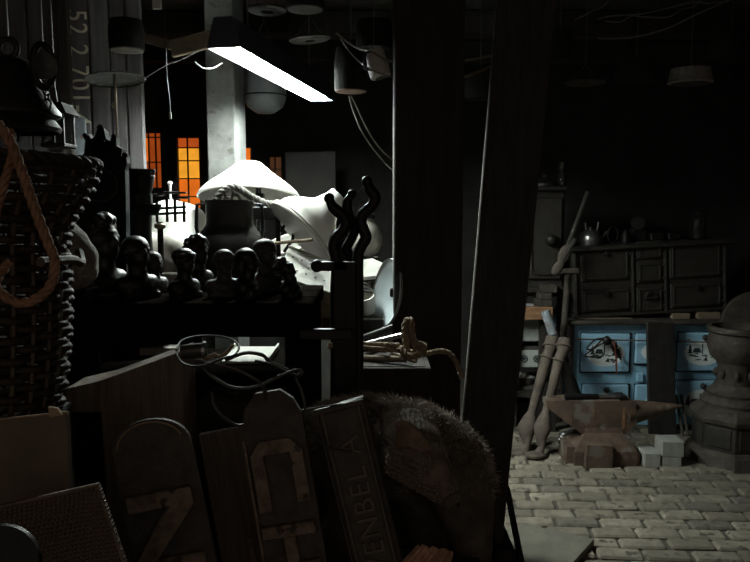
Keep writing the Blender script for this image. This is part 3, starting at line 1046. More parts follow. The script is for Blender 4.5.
cable([(255, 361, 1.30), (270, 364, 1.31), (285, 371, 1.32), (300, 377, 1.33)], 0.0028, 'stiff grey cable lying straight across the sagging cable', m=M_iron_grey)
cable([(212, 392, 1.31), (214, 405, 1.30), (224, 418, 1.30), (236, 425, 1.31), (243, 425, 1.32)], 0.0030, 'black cable hanging in front of the plain board', m=M_cable)
cable([(285, 408, 1.36), (300, 410, 1.37), (320, 407, 1.38), (342, 404, 1.385)], 0.0018, 'thin grey wire running to the top of the cast board', m=M_iron_grey)
cable([(366, 399, 1.42), (374, 405, 1.41), (380, 415, 1.41), (382, 430, 1.41), (381, 437, 1.40), (391, 447, 1.40)], 0.0038, 'dark strap curling over the corner of the cast board', m=M_cable)
knob = thing('cable_plug', 'black plug head lying inside the oval cable loop', 'plug', P(192, 352, 1.33))
MB().tube([P(182, 352, 1.33), P(203, 350, 1.33)], 0.014, 12).build('plug_body', M_cable, knob, smooth=True)
MB().tube([P(203, 350, 1.33), P(206, 350, 1.33)], 0.016, 12).build('plug_collar', M_steel, knob, smooth=True)
tw = MB().rope([P(204, 360, 1.31), P(214, 355, 1.31), P(221, 357, 1.31), P(228, 351, 1.32), P(233, 345, 1.33)], 0.004, 3)
tag(tw.build('twine', M_rope2, smooth=True, angle=80), 'scrap of pale twine tangled in the oval cable loop', 'rope')
# crate that the cables and rubbish lie on
def crate(name, label, xa, xb, ya, yb, z0, z1, m=M_timber, slats=4):
    root = thing(name, label, 'crate', ((xa + xb) / 2, (ya + yb) / 2, z0))
    hgt = (z1 - z0) / slats
    for k in range(slats):
        zc = z0 + (k + 0.5) * hgt
        for yy in (ya + 0.008, yb - 0.008):
            MB().box(((xa + xb) / 2, yy, zc), (xb - xa, 0.016, hgt - 0.008), bev=0.002).build('slat', m, root)
        for xx in (xa + 0.008, xb - 0.008):
            MB().box((xx, (ya + yb) / 2, zc), (0.016, yb - ya - 0.034, hgt - 0.008), bev=0.002).build('slat', m, root)
    MB().box(((xa + xb) / 2, (ya + yb) / 2, z1 - 0.008), (xb - xa - 0.034, yb - ya - 0.034, 0.012)).build('lid', m, root)
    return root
crate('wooden_crate', 'dark slatted crate behind the letter boards below the cables', P(198, 400, 1.56).x, P(278, 400, 1.56).x, 1.56, 1.70, 0, P(240, 400, 1.56).z)

# ================================================================== JUNK UNDER THE LAMP
def lathe_obj(name, prof, Mx, m, label, cat, n=36, parent=None, smooth=True, mod=None):
    mb = MB().lathe(prof, n, Mx, mod=mod)
    o = mb.build(name, m, parent, smooth=smooth, angle=40)
    if parent is None:
        tag(o, label, cat)
    return o

def shade_prof(r, h, neck=0.12, t=0.004):
    """bell lampshade, opening at z=0, apex at z=h, open shell with thickness"""
    outer = []
    for k in range(13):
        t_ = k / 12
        rr = r * (1 - t_) ** 0.62 * (1 - 0.30 * math.sin(PI * t_) * 0.5) + neck * r * t_
        outer.append((rr, h * t_))
    inner = [(max(a - t, 0.002), b - t * (1 if i else 0)) for i, (a, b) in enumerate(outer)]
    return [(r * 1.0, -0.006), (r * 1.025, -0.003), (r * 1.02, 0.002)] + outer[1:] + [(0.0, h + 0.001), (0.0, h - t)] + inner[::-1]

# domed shade on an iron stand
dY = 3.0
c = P(249, 197, dY)
dome = thing('enamel_lampshade', 'broad white enamel lampshade with a nipple top perched on an iron stand under the lamp', 'lampshade', (c.x, dY, TB))
ax = Vector((0.0, -0.26, 1.0))
ax = Vector((0.02, 0.26, 1.0))  # opening tips up towards the room
prof = [(0.205, -0.008), (0.211, -0.004), (0.209, 0.004), (0.200, 0.018), (0.18, 0.038), (0.15, 0.062), (0.115, 0.088), (0.085, 0.112), (0.062, 0.132), (0.050, 0.142), (0.02, 0.148), (0.0, 0.149)]
shadowed_lining = [(0.205, -0.008), (0.198, 0.010), (0.177, 0.034), (0.147, 0.058), (0.112, 0.084), (0.08, 0.108), (0.048, 0.138), (0.0, 0.144)]
Md = axisM(c, (0.0, 0.22, 1.0), (0, 1, 0))
MB().lathe(prof, 48, Md, caps=False).build('shade', M_enamel, dome, smooth=True, angle=50)
MB().lathe(shadowed_lining, 48, Md, caps=False).build('shadowed_lining', mat('shadowed_enamel', (0.30, 0.29, 0.26), (0.14, 0.13, 0.115), 12, 0.5, bump=0.1), dome, smooth=True, angle=50)  # inner enamel painted darker to stand in for shade under the dome
MB().tube([Vector((c.x + 0.04, dY, TB + 0.012)), Vector((c.x + 0.04, dY, c.z + 0.11))], 0.012, 10).build('stand_pole', M_iron, dome)
MB().lathe([(0.0, 0), (0.11, 0), (0.11, 0.008), (0.03, 0.016), (0.0, 0.016)], 24, Matrix.Translation((c.x + 0.04, dY, TB))).build('stand_base', M_iron, dome, smooth=True)
MB().box((c.x + 0.04, dY, c.z - 0.01), (0.045, 0.045, 0.05), bev=0.004).build('socket', M_iron, dome)

# plaster garland moulding in front of the shade
gY = 2.76
M_gar = mat('grimy_plaster', (0.22, 0.21, 0.19), (0.07, 0.065, 0.058), 30, 0.9, bump=0.5)
gl = thing('garland_moulding', 'curled plaster garland moulding hung below the domed lampshade', 'ornament', P(250, 205, gY))
MB().rope([P(212, 208, gY), P(219, 195, gY), P(231, 187, gY), P(240, 189, gY), P(252, 197, gY), P(268, 204, gY), P(278, 203, gY)], 0.014, 3, 0.06, 7).build('swag', M_gar, gl, smooth=True, angle=80)
for (a, b, r_) in ((222, 196, .016), (229, 193, .018), (236, 199, .015), (228, 201, .014)):
    MB().ring(P(a, b, gY), r_, 0.006, (0, 1, 0.2), 16, 6).build('scroll', M_gar, gl, smooth=True)
MB().box(P(246, 208, gY) + Vector((0, 0.03, -0.02)), (0.27, 0.012, 0.05), bev=0.003).build('backing_bar', M_iron, gl)
for px in (214, 277):
    q = P(px, 214, gY)
    MB().box(((q.x), gY + 0.03, (q.z + TB) / 2), (0.016, 0.016, q.z - TB)).build('support_leg', M_iron, gl)

# dark bellied pot on a crate
pY = 2.62
pc = P(228, 200, pY)
cz = 1.235
crate('wooden_crate', 'low crate under the dark bellied pot on the junk table', pc.x - 0.14, pc.x + 0.14, pY - 0.11, pY + 0.14, TB, cz, slats=1)
pot = thing('bellied_pot', 'black bellied iron pot with a wide straight neck behind the busts', 'pot', (pc.x, pY + 0.02, cz))
top = pc.z - cz
prof = [(0.0, 0), (0.085, 0.0), (0.118, 0.03), (0.134, 0.075), (0.134, 0.115), (0.120, 0.150), (0.096, 0.178), (0.086, 0.195), (0.084, top - 0.012), (0.088, top - 0.004), (0.088, top),
        (0.080, top), (0.080, 0.19), (0.10, 0.165), (0.12, 0.12), (0.1, 0.03), (0.0, 0.012)]
MB().lathe(prof, 40).build('pot_body', M_iron_grey, pot, world=False, smooth=True, angle=50)
for s in (-1, 1):
    hx = s * 0.118
    MB().tube([Vector((s * 0.075, 0, top - 0.012)), Vector((hx, 0, top - 0.016)), Vector((hx + s * 0.004, 0, top - 0.10)), Vector((s * 0.115, 0, 0.145))], 0.007, 6).build('handle', M_iron, pot, world=False)

# leaning white dome on the left and things before it
c = P(170, 222, 2.95)
o = lathe_obj('enamel_lampshade', shade_prof(0.145, 0.085), axisM(c, (0.10, -0.55, 0.80)), M_enamel, 'round white enamel shade leaning behind the iron trivet, facing the pot', 'lampshade')
c2 = P(170, 184, 2.93)
k_ = thing('white_knob', 'small white knob on a pin above the leaning enamel shade', 'insulator', P(170, 195, 2.93))  # top knob of the leaning shade, set on its own pin
MB().lathe([(0.0, 0.012), (0.008, 0.010), (0.011, 0.004), (0.007, -0.002), (0.005, -0.012), (0.004, -0.10)], 16, Matrix.Translation(c2)).build('knob_body', M_enamel, k_, smooth=True)
# base heaps
def basin(px, py, Y, r, h, label, m=M_enamel, ax=(0, 0, 1), name='enamel_basin', cat='basin'):
    c = P(px, py, Y)
    t = 0.004
    prof = [(0.0, 0.0), (r * 0.62, 0.0), (r * 0.70, 0.006), (r * 0.93, h * 0.9), (r, h), (r * 1.04, h), (r * 1.04, h + 0.004), (r * 0.97, h + 0.004), (r * 0.90, h * 0.9), (r * 0.66, 0.010), (0.0, 0.006)]
    return lathe_obj(name, prof, axisM(c, ax), m, label, cat)
c = P(165, 250, 2.6)
sk = MB()
for k in range(14):
    a = k * 2.4
    sk.ball(P(163, 254, 2.66) + Vector((math.cos(a) * 0.04, math.sin(a) * 0.03, jit(0.03))), (0.055, 0.05, 0.055), 12)
sk.ball(Vector((P(163, 254, 2.66).x, 2.66, TB + 0.05)), (0.09, 0.07, 0.05))
sk.ball(Vector((P(163, 254, 2.66).x, 2.66, TB + 0.12)), (0.07, 0.06, 0.06))
tag(fuse(sk, 0.012, M_enamel_d, 'plaster_lump', None, 3), 'rough grey plaster lump below the leaning enamel shade', 'plaster')

# iron trivet stand with round flat tops
tY = 2.40
tr = thing('iron_trivet', 'small black iron stand with crossed bars and flat round tops before the white shade', 'stand', Vector((P(160, 240, tY).x, tY, TA + 0.0)))
for px in (150, 157, 167, 175, 184):
    a, b = P(px, 197 if px in (167, 175) else 202, tY), P(px, 222, tY)
    MB().box((a + b) / 2, (0.008, 0.008, (a - b).length)).build('upright_bar', M_iron, tr)
for py in (208, 213.5):
    a, b = P(147, py + 1, tY), P(186, py - 1, tY)
    MB().tube([a, b], 0.005, 6).build('cross_bar', M_iron, tr)
for (px, py, r_) in ((157, 196, .028), (172, 194, .048), (181, 199, .028)):
    q = P(px, py, tY)
    MB().lathe([(0, 0), (r_, 0.001), (r_, 0.007), (0, 0.009)], 20, Matrix.Translation(q)).build('round_top', M_iron, tr, smooth=True)
q = P(160, 222, tY)
MB().tube([q, Vector((q.x, tY, TA + 0.01))], 0.010, 8).build('stem', M_iron, tr)
MB().ball(P(160, 226, tY), (0.020, 0.020, 0.012)).build('stem_knob', M_brass, tr, smooth=True)
MB().lathe([(0, 0), (0.05, 0), (0.05, 0.006), (0.012, 0.012), (0, 0.012)], 20, Matrix.Translation((q.x, tY, TA))).build('foot', M_iron, tr, smooth=True)
ex = MB().box((-0.66, 2.39, (TA - 0.006) / 2), (0.20, 0.20, TA - 0.006), bev=0.006)
tag(ex.build('timber_stump', M_timber), 'squared dark timber stump carrying the small iron trivet', 'timber')

# black bucket on a pillar, and cup
kY = 2.15
c = P(138.5, 194, kY)
pil = thing('iron_pedestal', 'dark column pedestal with a bright metal pipe beside the carved clock case', 'pedestal', (P(137, 230, kY).x, kY + 0.02, TA))
q = P(133, 230, kY)
MB().lathe([(0, 0), (0.055, 0), (0.055, 0.02), (0.045, 0.035), (0.040, 0.16), (0.045, c.z - TA - 0.02), (0.045, c.z - TA), (0, c.z - TA)], 20, Matrix.Translation((c.x - 0.012, kY + 0.02, TA))).build('column', M_iron, pil, smooth=True)
MB().tube([Vector((P(143.5, 230, kY).x, kY + 0.02, TA + 0.01)), P(143.5, 200, kY + 0.02)], 0.0085, 10).build('pipe', M_steel, pil, smooth=True)
bk = thing('black_bucket', 'black iron bucket with a rolled rim standing on the dark column pedestal', 'bucket', c + Vector((0, 0.02, 0)))
hh = P(139, 169, kY).z - c.z
MB().lathe([(0, 0), (0.030, 0), (0.034, 0.012), (0.041, hh * 0.6), (0.043, hh - 0.008), (0.046, hh - 0.004), (0.046, hh), (0.042, hh), (0.038, hh * 0.6), (0.03, 0.014), (0, 0.008)], 32).build('bucket_body', M_iron, bk, world=False, smooth=True, angle=50)
MB().ring((0, 0, hh * 0.72), 0.0425, 0.002, (0, 0, 1), 32, 6).build('hoop', M_iron_grey, bk, world=False, smooth=True)
c = P(151, 209, 2.06)
cup = thing('iron_ladle', 'small dark iron ladle cup sticking out in front of the bucket pedestal', 'ladle', c)
MB().lathe([(0, -0.018), (0.018, -0.016), (0.027, 0.0), (0.030, 0.014), (0.027, 0.014), (0.02, -0.008), (0, -0.012)], 24).build('bowl', M_iron, cup, world=False, smooth=True)
MB().tube(cr_curve([Vector((-0.026, 0, 0.008)), Vector((-0.06, 0.02, -0.01)), Vector((-0.075, 0.03, -0.10)), Vector((-0.075, 0.03, TA - c.z + 0.001))], 6), 0.005, 6).build('handle', M_iron, cup, world=False)

# carved clock case
oY = 1.98
ol = [(76, 300), (76, 232), (77, 200), (78, 162), (84, 153), (85, 141), (83, 137), (88, 134), (91, 139), (95, 136), (97, 129.5), (101, 127.5), (104, 130), (106, 139), (110, 141), (112, 136), (116, 138), (116.5, 146), (122, 149), (121, 156), (126, 155), (127, 163), (125, 170), (126, 200), (127, 300)]
cl = thing('carved_clock_case', 'black carved clock case with a spiky pediment beside the wicker basket', 'clock case', Vector((P(101, 300, oY).x, oY + 0.04, TA)))
poly = [(P(x, y, oY).x, max(P(x, y, oY).z, TA)) for x, y in ol]
MB().prism(poly, oY, oY + 0.03).build('case_body', M_soot, cl)
for (x, y, r_) in ((100.5, 128, .010), (85, 135.5, .007), (114, 136.5, .007), (125, 155, .008), (79, 160, .008), (101, 146, .02)):
    MB().ball(P(x, y, oY - 0.004), (r_, r_ * 0.9, r_)).build('finial', M_soot, cl, smooth=True)
MB().ring(P(101, 185, oY - 0.002), 0.045, 0.006, (0, 1, 0), 28, 6).build('dial_ring', M_iron, cl, smooth=True)

# grey sack slumped behind the basket
sY = 1.62
sb = MB()
for (x, y, r_) in ((72, 245, 17), (82, 256, 15), (76, 270, 19), (84, 272, 13), (66, 232, 11), (66, 280, 18)):
    sb.ball(P(x, y, sY), (r_ * sY / F, 0.05, r_ * sY / F * 1.05), 14)
q = P(64, 289, sY)
def wob(v):
    n_ = noise.noise(v * 22) * 0.006
    return v + v.normalized() * n_
tag(fuse(sb, 0.009, M_sack, 'sack', None, 4, deform=wob), 'lumpy grey sack slumped between the wicker basket and the clock case', 'sack')
# stool beneath the sack
sx = q.x
stl = thing('tall_stool', 'narrow dark stool under the grey sack', 'stool', (sx, sY, 0))
MB().box((sx, sY, q.z - 0.015), (0.11, 0.13, 0.03), bev=0.003).build('seat', M_sooty, stl)
for a in (-1, 1):
    for b in (-1, 1):
        MB().box((sx + a * 0.035, sY + b * 0.045, (q.z - 0.03) / 2), (0.03, 0.03, q.z - 0.03)).build('leg', M_sooty, stl)

# tins behind the busts
for (px, py, Y, r_, h_, lab) in ((170, 262, 2.14, 0.026, 0.038, 'short pale tin behind the bust with the combed fringe'), (238, 272, 2.14, 0.024, 0.020, 'flat pale tin between the bald bust and the long-haired bust')):
    c = P(px, py, Y); c.z = TA
    t = thing('tin_can', lab, 'tin', c)
    MB().lathe([(0, 0), (r_, 0), (r_, h_), (r_ * 0.94, h_), (r_ * 0.92, h_ * 0.3), (0, h_ * 0.25)], 28).build('can_body', M_enamel_d, t, world=False, smooth=True, angle=40)
    MB().ring((0, 0, h_), r_, 0.0015, (0, 0, 1), 28, 6).build('rim', M_enamel, t, world=False, smooth=True)

# big tilted bell shade
c = P(301, 232, 2.70)
Mt = axisM(c, (0.66, 0.30, 0.62))
sh = thing('enamel_lampshade', 'large white bell lampshade tipped on its side with the rim facing the pot', 'lampshade', Vector((c.x, c.y, TB)))
R_ = 0.150
prof = [(R_, -0.010), (R_ * 1.02, -0.004), (R_ * 1.0, 0.004), (R_ * 0.93, 0.012), (R_ * 0.90, 0.040), (R_ * 0.80, 0.065), (R_ * 0.64, 0.09), (R_ * 0.46, 0.115), (R_ * 0.30, 0.15), (R_ * 0.28, 0.20), (0.0, 0.205),
        (0, 0.2), (R_ * 0.26, 0.19), (R_ * 0.43, 0.112), (R_ * 0.61, 0.086), (R_ * 0.77, 0.06), (R_ * 0.87, 0.036), (R_ * 0.90, 0.010)]
MB().lathe(prof, 44, Mt).build('shade', M_enamel, sh, smooth=True, angle=45)
MB().ring(Mt @ Vector((0, 0, 0.006)), R_ * 0.985, 0.004, Mt.to_3x3() @ Vector((0, 0, 1)), 44, 6).build('rim_bead', M_enamel_d, sh, smooth=True)
# support under it
o = crate('wooden_crate', 'rough crate propping the large tipped bell lampshade', c.x - 0.02, c.x + 0.26, 2.74, 2.94, TB, TB + 0.075, slats=1)

# round globe beside it
c = P(366, 238, 2.92)
gb = thing('glass_globe', 'pale round lamp globe resting beside the tipped bell lampshade', 'globe', c + Vector((0, 0, -0.075)))
MB().lathe([(0.0, 0.0), (0.030, 0.004), (0.052, 0.02), (0.066, 0.05), (0.066, 0.085), (0.052, 0.12), (0.034, 0.145), (0.030, 0.165), (0.026, 0.165), (0.03, 0.143), (0.05, 0.115), (0.06, 0.08), (0.05, 0.025), (0.0, 0.006)], 32).build('globe_body', M_enamel_d, gb, world=False, smooth=True, angle=60)
MB().lathe([(0.031, 0.155), (0.036, 0.155), (0.036, 0.172), (0.0, 0.174)], 24).build('collar', M_iron_grey, gb, world=False, smooth=True)
# box carrying the globe
q = c + Vector((0, 0, -0.075))
crate('wooden_crate', 'small crate under the pale round lamp globe', q.x - 0.05, q.x + 0.05, q.y - 0.04, q.y + 0.06, TB, q.z, m=M_timber, slats=2)

# perforated sheet
pl = [P(289, 247, 2.60), P(340, 268, 2.50), P(330, 292, 2.40), P(276, 274, 2.44)]
ps = thing('perforated_sheet', 'white perforated enamel sheet lying slanted in front of the tipped bell shade', 'sheet', Vector((sum(p.x for p in pl) / 4, 2.48, min(p.z for p in pl))))
mb = MB()
nn = (pl[1] - pl[0]).cross(pl[3] - pl[0]).normalized()
if nn.z < 0: nn = -nn
mb.add(pl + [p - nn * 0.005 for p in pl], [(0, 1, 2, 3), (7, 6, 5, 4), (0, 4, 5, 1), (1, 5, 6, 2), (2, 6, 7, 3), (3, 7, 4, 0)])
mb.build('sheet_body', M_enamel, ps)
for i in range(5):
    for j in range(2):
        u, v = 0.15 + i * 0.17, 0.28 + j * 0.4
        q = pl[0].lerp(pl[1], u).lerp(pl[3].lerp(pl[2], u), v) + nn * 0.0005
        MB().lathe([(0, 0), (0.0035, 0), (0.0035, 0.0012), (0, 0.0012)], 10, axisM(q, nn)).build('hole', M_iron, ps)
MB().tube([pl[0] + nn * 0.003, pl[1] + nn * 0.003], 0.005, 8).build('rolled_edge', M_enamel_d, ps, smooth=True)
# prop under sheet
q = (pl[0] + pl[1] + pl[2] + pl[3]) / 4
tag(MB().box((q.x + 0.02, 2.56, (TB + q.z - 0.03) / 2), (0.14, 0.08, q.z - 0.03 - TB), bev=0.004).build('wood_prop', M_palewood), 'squared wooden prop under the perforated enamel sheet', 'timber')

# extra pale pieces filling the heap
tag(MB().tube([P(276, 243, 2.60), P(312, 240, 2.48)], 0.006, 8).build('wooden_dowel', M_palewood, smooth=True), 'thin pale dowel poking out of the heap beside the pot', 'dowel')
basin(292, 256, 3.12, 0.10, 0.06, 'white enamel basin behind the perforated sheet', ax=(-0.2, -0.35, 0.9))
basin(203, 245, 3.22, 0.12, 0.07, 'white enamel basin wedged behind the dark bellied pot', ax=(0.25, -0.35, 0.9))
mb = MB().tube(cr_curve([P(281, 232, 2.78), P(287, 222, 2.78), P(292, 226, 2.78), P(293, 238, 2.78), P(288, 246, 2.78), P(284, 252, 2.78)], 6), 0.006, 8)
tag(mb.build('iron_hook', M_iron, smooth=True), 'curved black iron hook hanging beside the dark pot', 'hook')

# flat white board, disc lamp, enamel can to the right, partly behind the dark post
a = [P(352, 262, 2.72), P(372, 258, 2.84), P(392, 267, 2.80), P(382, 275, 2.70), P(356, 278, 2.62)]
mb = MB()
mb.add(a + [q - Vector((0, 0, 0.012)) for q in a], [(0, 1, 2, 3, 4), (9, 8, 7, 6, 5)] + [(i, 5 + i, 5 + (i + 1) % 5, (i + 1) % 5) for i in range(5)])
tag(mb.build('white_board', M_enamel), 'flat white board lying behind the iron bars beside the dark post', 'board')
c = (a[0] + a[2] + a[3]) / 3
tag(MB().box((c.x - 0.0, 2.80, (TB + c.z - 0.03) / 2), (0.04, 0.06, c.z - 0.03 - TB)).build('wood_prop', M_timber_grey), 'stubby grey prop under the flat white board', 'timber')
c = P(388.5, 293, 2.53)
dl = thing('round_reflector', 'round white reflector dish with rust stains leaning on the dark post', 'reflector', Vector((c.x, c.y, c.z - 0.125)))
ax = Vector((-0.92, -0.36, 0.16))
Mr = axisM(c, ax)
MB().lathe([(0, -0.028), (0.05, -0.022), (0.09, -0.008), (0.116, 0.006), (0.121, 0.008), (0.121, 0.002), (0.09, -0.014), (0.05, -0.028), (0, -0.034)], 40, Mr).build('dish', mat('bluish_enamel', (0.62, 0.70, 0.73), (0.50, 0.57, 0.60), 7, 0.3, bump=0.05, spots=(0.30, 0.18, 0.09), spot_scale=14, spot_at=0.66), dl, smooth=True, angle=60)
MB().ring(c + ax.normalized() * 0.008, 0.121, 0.003, ax, 40, 6).build('rim', M_steel, dl, smooth=True)
MB().box(c + Vector((0.030, 0.01, -0.0)), (0.05, 0.03, 0.03), bev=0.003).build('bracket', M_iron, dl)
c = P(366, 322, 2.60); c.z = max(c.z, TB + 0.012)
can = thing('enamel_can', 'small speckled enamel can lying under the round reflector dish', 'can', c)
MB().lathe([(0, 0), (0.034, 0), (0.036, 0.006), (0.042, 0.06), (0.044, 0.062), (0.044, 0.066), (0.038, 0.066), (0.032, 0.01), (0, 0.006)], 28, axisM((0, 0, 0), (-0.15, -0.3, 0.9))).build('can_body', M_enamel_d, can, world=False, smooth=True)
MB().tube(cr_curve([Vector((-0.04, 0, 0.06)), Vector((-0.05, -0.01, 0.09)), Vector((-0.02, -0.03, 0.11)), Vector((0.01, -0.03, 0.10)), Vector((0.03, -0.02, 0.07))], 6), 0.003, 6).build('bail', M_wire, can, world=False, smooth=True)
for i, (x0, y0, x1, y1) in enumerate(((342, 287, 373, 293), (343, 282, 371, 290), (344, 278, 368, 288))):
    tag(MB().tube([P(x0, y0, 2.46 + 0.03 * i), P(x1, y1, 2.50 + 0.03 * i)], 0.005, 8).build('metal_rod', M_steel, smooth=True), ('lowest', 'middle', 'topmost')[i] + ' of three thin rods beside the speckled enamel can', 'rod', 'thin rods beside the enamel can')

# ------------------------------------------------------------------ wavy iron bars in front
iY = 1.80
def flatbar(pts, w, label, knob=None, Y=iY):
    q = [P(p[0], p[1], Y + (p[2] if len(p) > 2 else 0)) for p in pts]
    c = cr_curve(q, 6)
    root = thing('wavy_iron_bar', label, 'iron bar', Vector((q[-1].x, q[-1].y, q[-1].z)))
    m_ = len(c)
    def rad(t):
        return w * Y / F * (1.0 - 0.35 * max(0, (0.12 - t) / 0.12))
    MB().tube(c, rad, 10, flat=0.8).build('bar', M_iron, root, smooth=True, angle=60)
    MB().ball(c[0], w * Y / F * 0.72, 12).build('rounded_end', M_iron, root, smooth=True)
    return root
flatbar([(329, 198), (333, 207), (341, 214), (346, 222), (343, 231), (336, 238), (334, 248), (337, 262), (336, 290), (336, 330), (336, 420), (336, 700)], 7.6, 'wavy black iron bar with a curled tip, next to the last bust')
flatbar([(352, 194, .06), (347, 203, .06), (349, 216, .06), (355, 226, .06), (352, 238, .06), (346, 250, .06), (350, 262, .06), (350, 330, .06), (350, 700, .06)], 6.6, 'wavy black iron bar standing behind the other two')
flatbar([(367, 181), (370, 189), (375, 197), (372, 206), (364, 213), (361, 221), (364, 231), (366, 238), (361, 247), (358, 258), (358, 300), (358, 420), (358, 700)], 7.4, 'tallest wavy black iron bar, with a snake-like head and cobweb')
MB_ = MB()
for (x0, y0, x1, y1) in ((369, 186, 352, 208), (372, 190, 350, 212), (366, 184, 349, 200), (374, 200, 372, 215), (375, 196, 366, 214), (360, 196, 372, 205), (355, 203, 370, 206)):
    MB_.tube([P(x0, y0, iY + 0.03), P(x1, y1, iY + 0.04)], 0.0004, 4)
o = MB_.build('cobweb', M_wire)
o['kind'] = 'stuff'; o['label'] = 'dusty cobweb strung between the tips of the iron bars'; o['category'] = 'cobweb'
vz = thing('iron_clamp', 'black iron clamp fixed across the lower part of the wavy bars', 'clamp', P(338, 300, iY - 0.04))
MB().box(P(331, 266, iY - 0.03), (0.085, 0.03, 0.022), bev=0.003).build('clamp_jaw', M_iron, vz)
MB().box(P(345, 330, iY - 0.035), (0.058, 0.02, 0.34), bev=0.003).build('clamp_plate', M_iron, vz)
MB().box(P(326, 334, iY - 0.055), (0.13, 0.02, 0.026), bev=0.003).build('clamp_arm', M_iron_grey, vz)
MB().ball(P(317, 266, iY - 0.035), 0.016, 12).build('screw_head', M_iron, vz, smooth=True)
MB().box(Vector((P(345, 330, iY).x, iY - 0.035, 0.45)), (0.05, 0.02, 0.90)).build('clamp_stem', M_iron, vz)

# ------------------------------------------------------------------ crate with rods and rope in front of the dark post
rY = 2.2
cx0, cx1 = P(352, 380, rY).x, P(430, 380, rY).x
zc_ = P(390, 364, rY).z
crate('wooden_crate', 'tall dark crate in front of the dark post, carrying loose rods and rope', cx0, cx1, 2.16, 2.40, 0, zc_, m=M_timber, slats=7)
rods = [((356, 341), (394, 327), .012, M_iron_grey, 'thick dark pipe leaning up towards the round reflector'),
        ((352, 347), (402, 335), .008, M_steel, 'bright straight pipe lying across the crate by the post'),
        ((360, 358), (385, 346), .009, M_iron_grey, 'short dull pipe stub on the crate by the post'),
        ((358, 358), (406, 359), .011, M_palewood, 'pale stick with a broken end lying on the crate'),
        ((392, 353), (416, 361), .008, M_palewood, 'short pale peg on the crate below the rope knot')]
for i_, (a, b, r_, m, lab) in enumerate(rods):
    dy_ = 0.05 - 0.03 * i_
    tag(MB().tube([P(a[0], a[1], 2.30 + dy_), P(b[0], b[1], 2.24 + dy_)], r_, 10).build('loose_rod', m, smooth=True), lab, 'rod')
rp = MB()
rp.rope([P(330, 346, 1.76), P(350, 347, 2.0), P(375, 349, 2.12), P(398, 350, 2.14), P(412, 352, 2.13), P(425, 354, 2.13), P(440, 351, 2.14), P(450, 354, 2.14), P(457, 364, 2.14), P(462, 378, 2.14)], 0.0085, 3, 0.05, 7)
rope = thing('tied_rope', 'frayed pale rope knotted in front of the dark post', 'rope', P(412, 352, 2.13))
rp.build('rope_length', M_rope2, rope, smooth=True, angle=80)
MB().rope([P(407, 352, 2.12), P(405, 335, 2.13), P(406, 322, 2.14), P(411, 321, 2.13), P(412, 335, 2.12), P(417, 350, 2.11)], 0.011, 3, 0.05, 7).build('bight', M_rope2, rope, smooth=True, angle=80)
MB().rope([P(400, 348, 2.11), P(408, 356, 2.09), P(420, 354, 2.09), P(424, 346, 2.11), P(414, 344, 2.10)], 0.011, 3, 0.05, 7).build('knot', M_rope2, rope, smooth=True, angle=80)
MB().rope([P(352, 343, 2.16), P(375, 344, 2.15), P(400, 345, 2.14)], 0.007, 3, 0.05, 7).build('rope_length', M_rope2, rope, smooth=True, angle=80)

# ================================================================== STUFFED ANIMAL
aY = 1.62
DY = -0.26
am = aY / F
an = thing('stuffed_boar', 'stuffed boar with coarse dusty bristles and lowered head in front of the dark post', 'stuffed animal', (P(420, 500, aY).x, aY, 0.36))
plx = P(410, 600, aY).x
tag(MB().box((plx + 0.02, aY + 0.01, 0.18), (0.46, 0.22, 0.36), bev=0.006).build('timber_plinth', M_timber), 'low dark plinth box under the stuffed boar', 'plinth')
def chain(mb, pts, n=7):
    for (a, b) in zip(pts[:-1], pts[1:]):
        for k in range(n):
            t = k / n
            x, y, Y, r_ = [a[i] * (1 - t) + b[i] * t for i in range(4)]
            Y += DY
            c_ = P(x, y, Y)
            c_.z = max(c_.z, 0.36 + r_ * Y / F)
            rr = r_ * Y / F
            mb.ball(c_, (rr, rr, rr), 14)
bm2 = MB()
chain(bm2, [(335, 446, 1.90, 44), (350, 440, 1.90, 43), (375, 436, 1.88, 41), (415, 443, 1.86, 42), (448, 462, 1.85, 41), (462, 490, 1.85, 36), (468, 520, 1.85, 28), (474, 560, 1.85, 19)])
chain(bm2, [(474, 560, 1.85, 19), (476, 620, 1.85, 13), (476, 745, 1.85, 11), (476, 790, 1.85, 14)], 12)
chain(bm2, [(420, 490, 1.92, 30), (430, 560, 1.95, 18), (430, 760, 1.95, 11), (432, 775, 1.95, 13)], 12)
chain(bm2, [(345, 470, 1.90, 34), (340, 540, 1.88, 24), (346, 640, 1.88, 13), (344, 785, 1.88, 12)], 12)
chain(bm2, [(362, 470, 1.89, 30), (360, 560, 1.90, 20), (364, 720, 1.90, 12)], 12)
# head
chain(bm2, [(408, 436, 1.74, 30), (417, 450, 1.65, 28), (431, 469, 1.59, 21), (443, 486, 1.56, 14.5), (452, 499, 1.55, 11)], 8)
chain(bm2, [(405, 460, 1.66, 22), (425, 480, 1.60, 15), (440, 494, 1.57, 10)], 6)
def furw(v):
    return v + Vector((noise.noise(v * 30), noise.noise(v * 30 + Vector((5, 0, 0))), noise.noise(v * 30 + Vector((0, 7, 0))))) * 0.005
body = fuse(bm2, 0.011, M_fur_shaded, 'body', an, 3, deform=furw)
body.location = (0, 0, 0)
M_head_lit = mat('boar_face_lit', (0.23, 0.175, 0.13), (0.075, 0.056, 0.042), 34, 0.95, bump=1.0)  # lighter copy of the coat, so the head looks lit against the body
body.data.materials.append(M_head_lit)
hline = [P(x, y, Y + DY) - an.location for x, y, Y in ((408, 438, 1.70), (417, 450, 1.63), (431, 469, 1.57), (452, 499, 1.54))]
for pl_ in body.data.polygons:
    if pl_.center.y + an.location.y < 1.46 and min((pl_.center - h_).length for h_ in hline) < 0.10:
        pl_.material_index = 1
ear = MB()
eY = 1.345
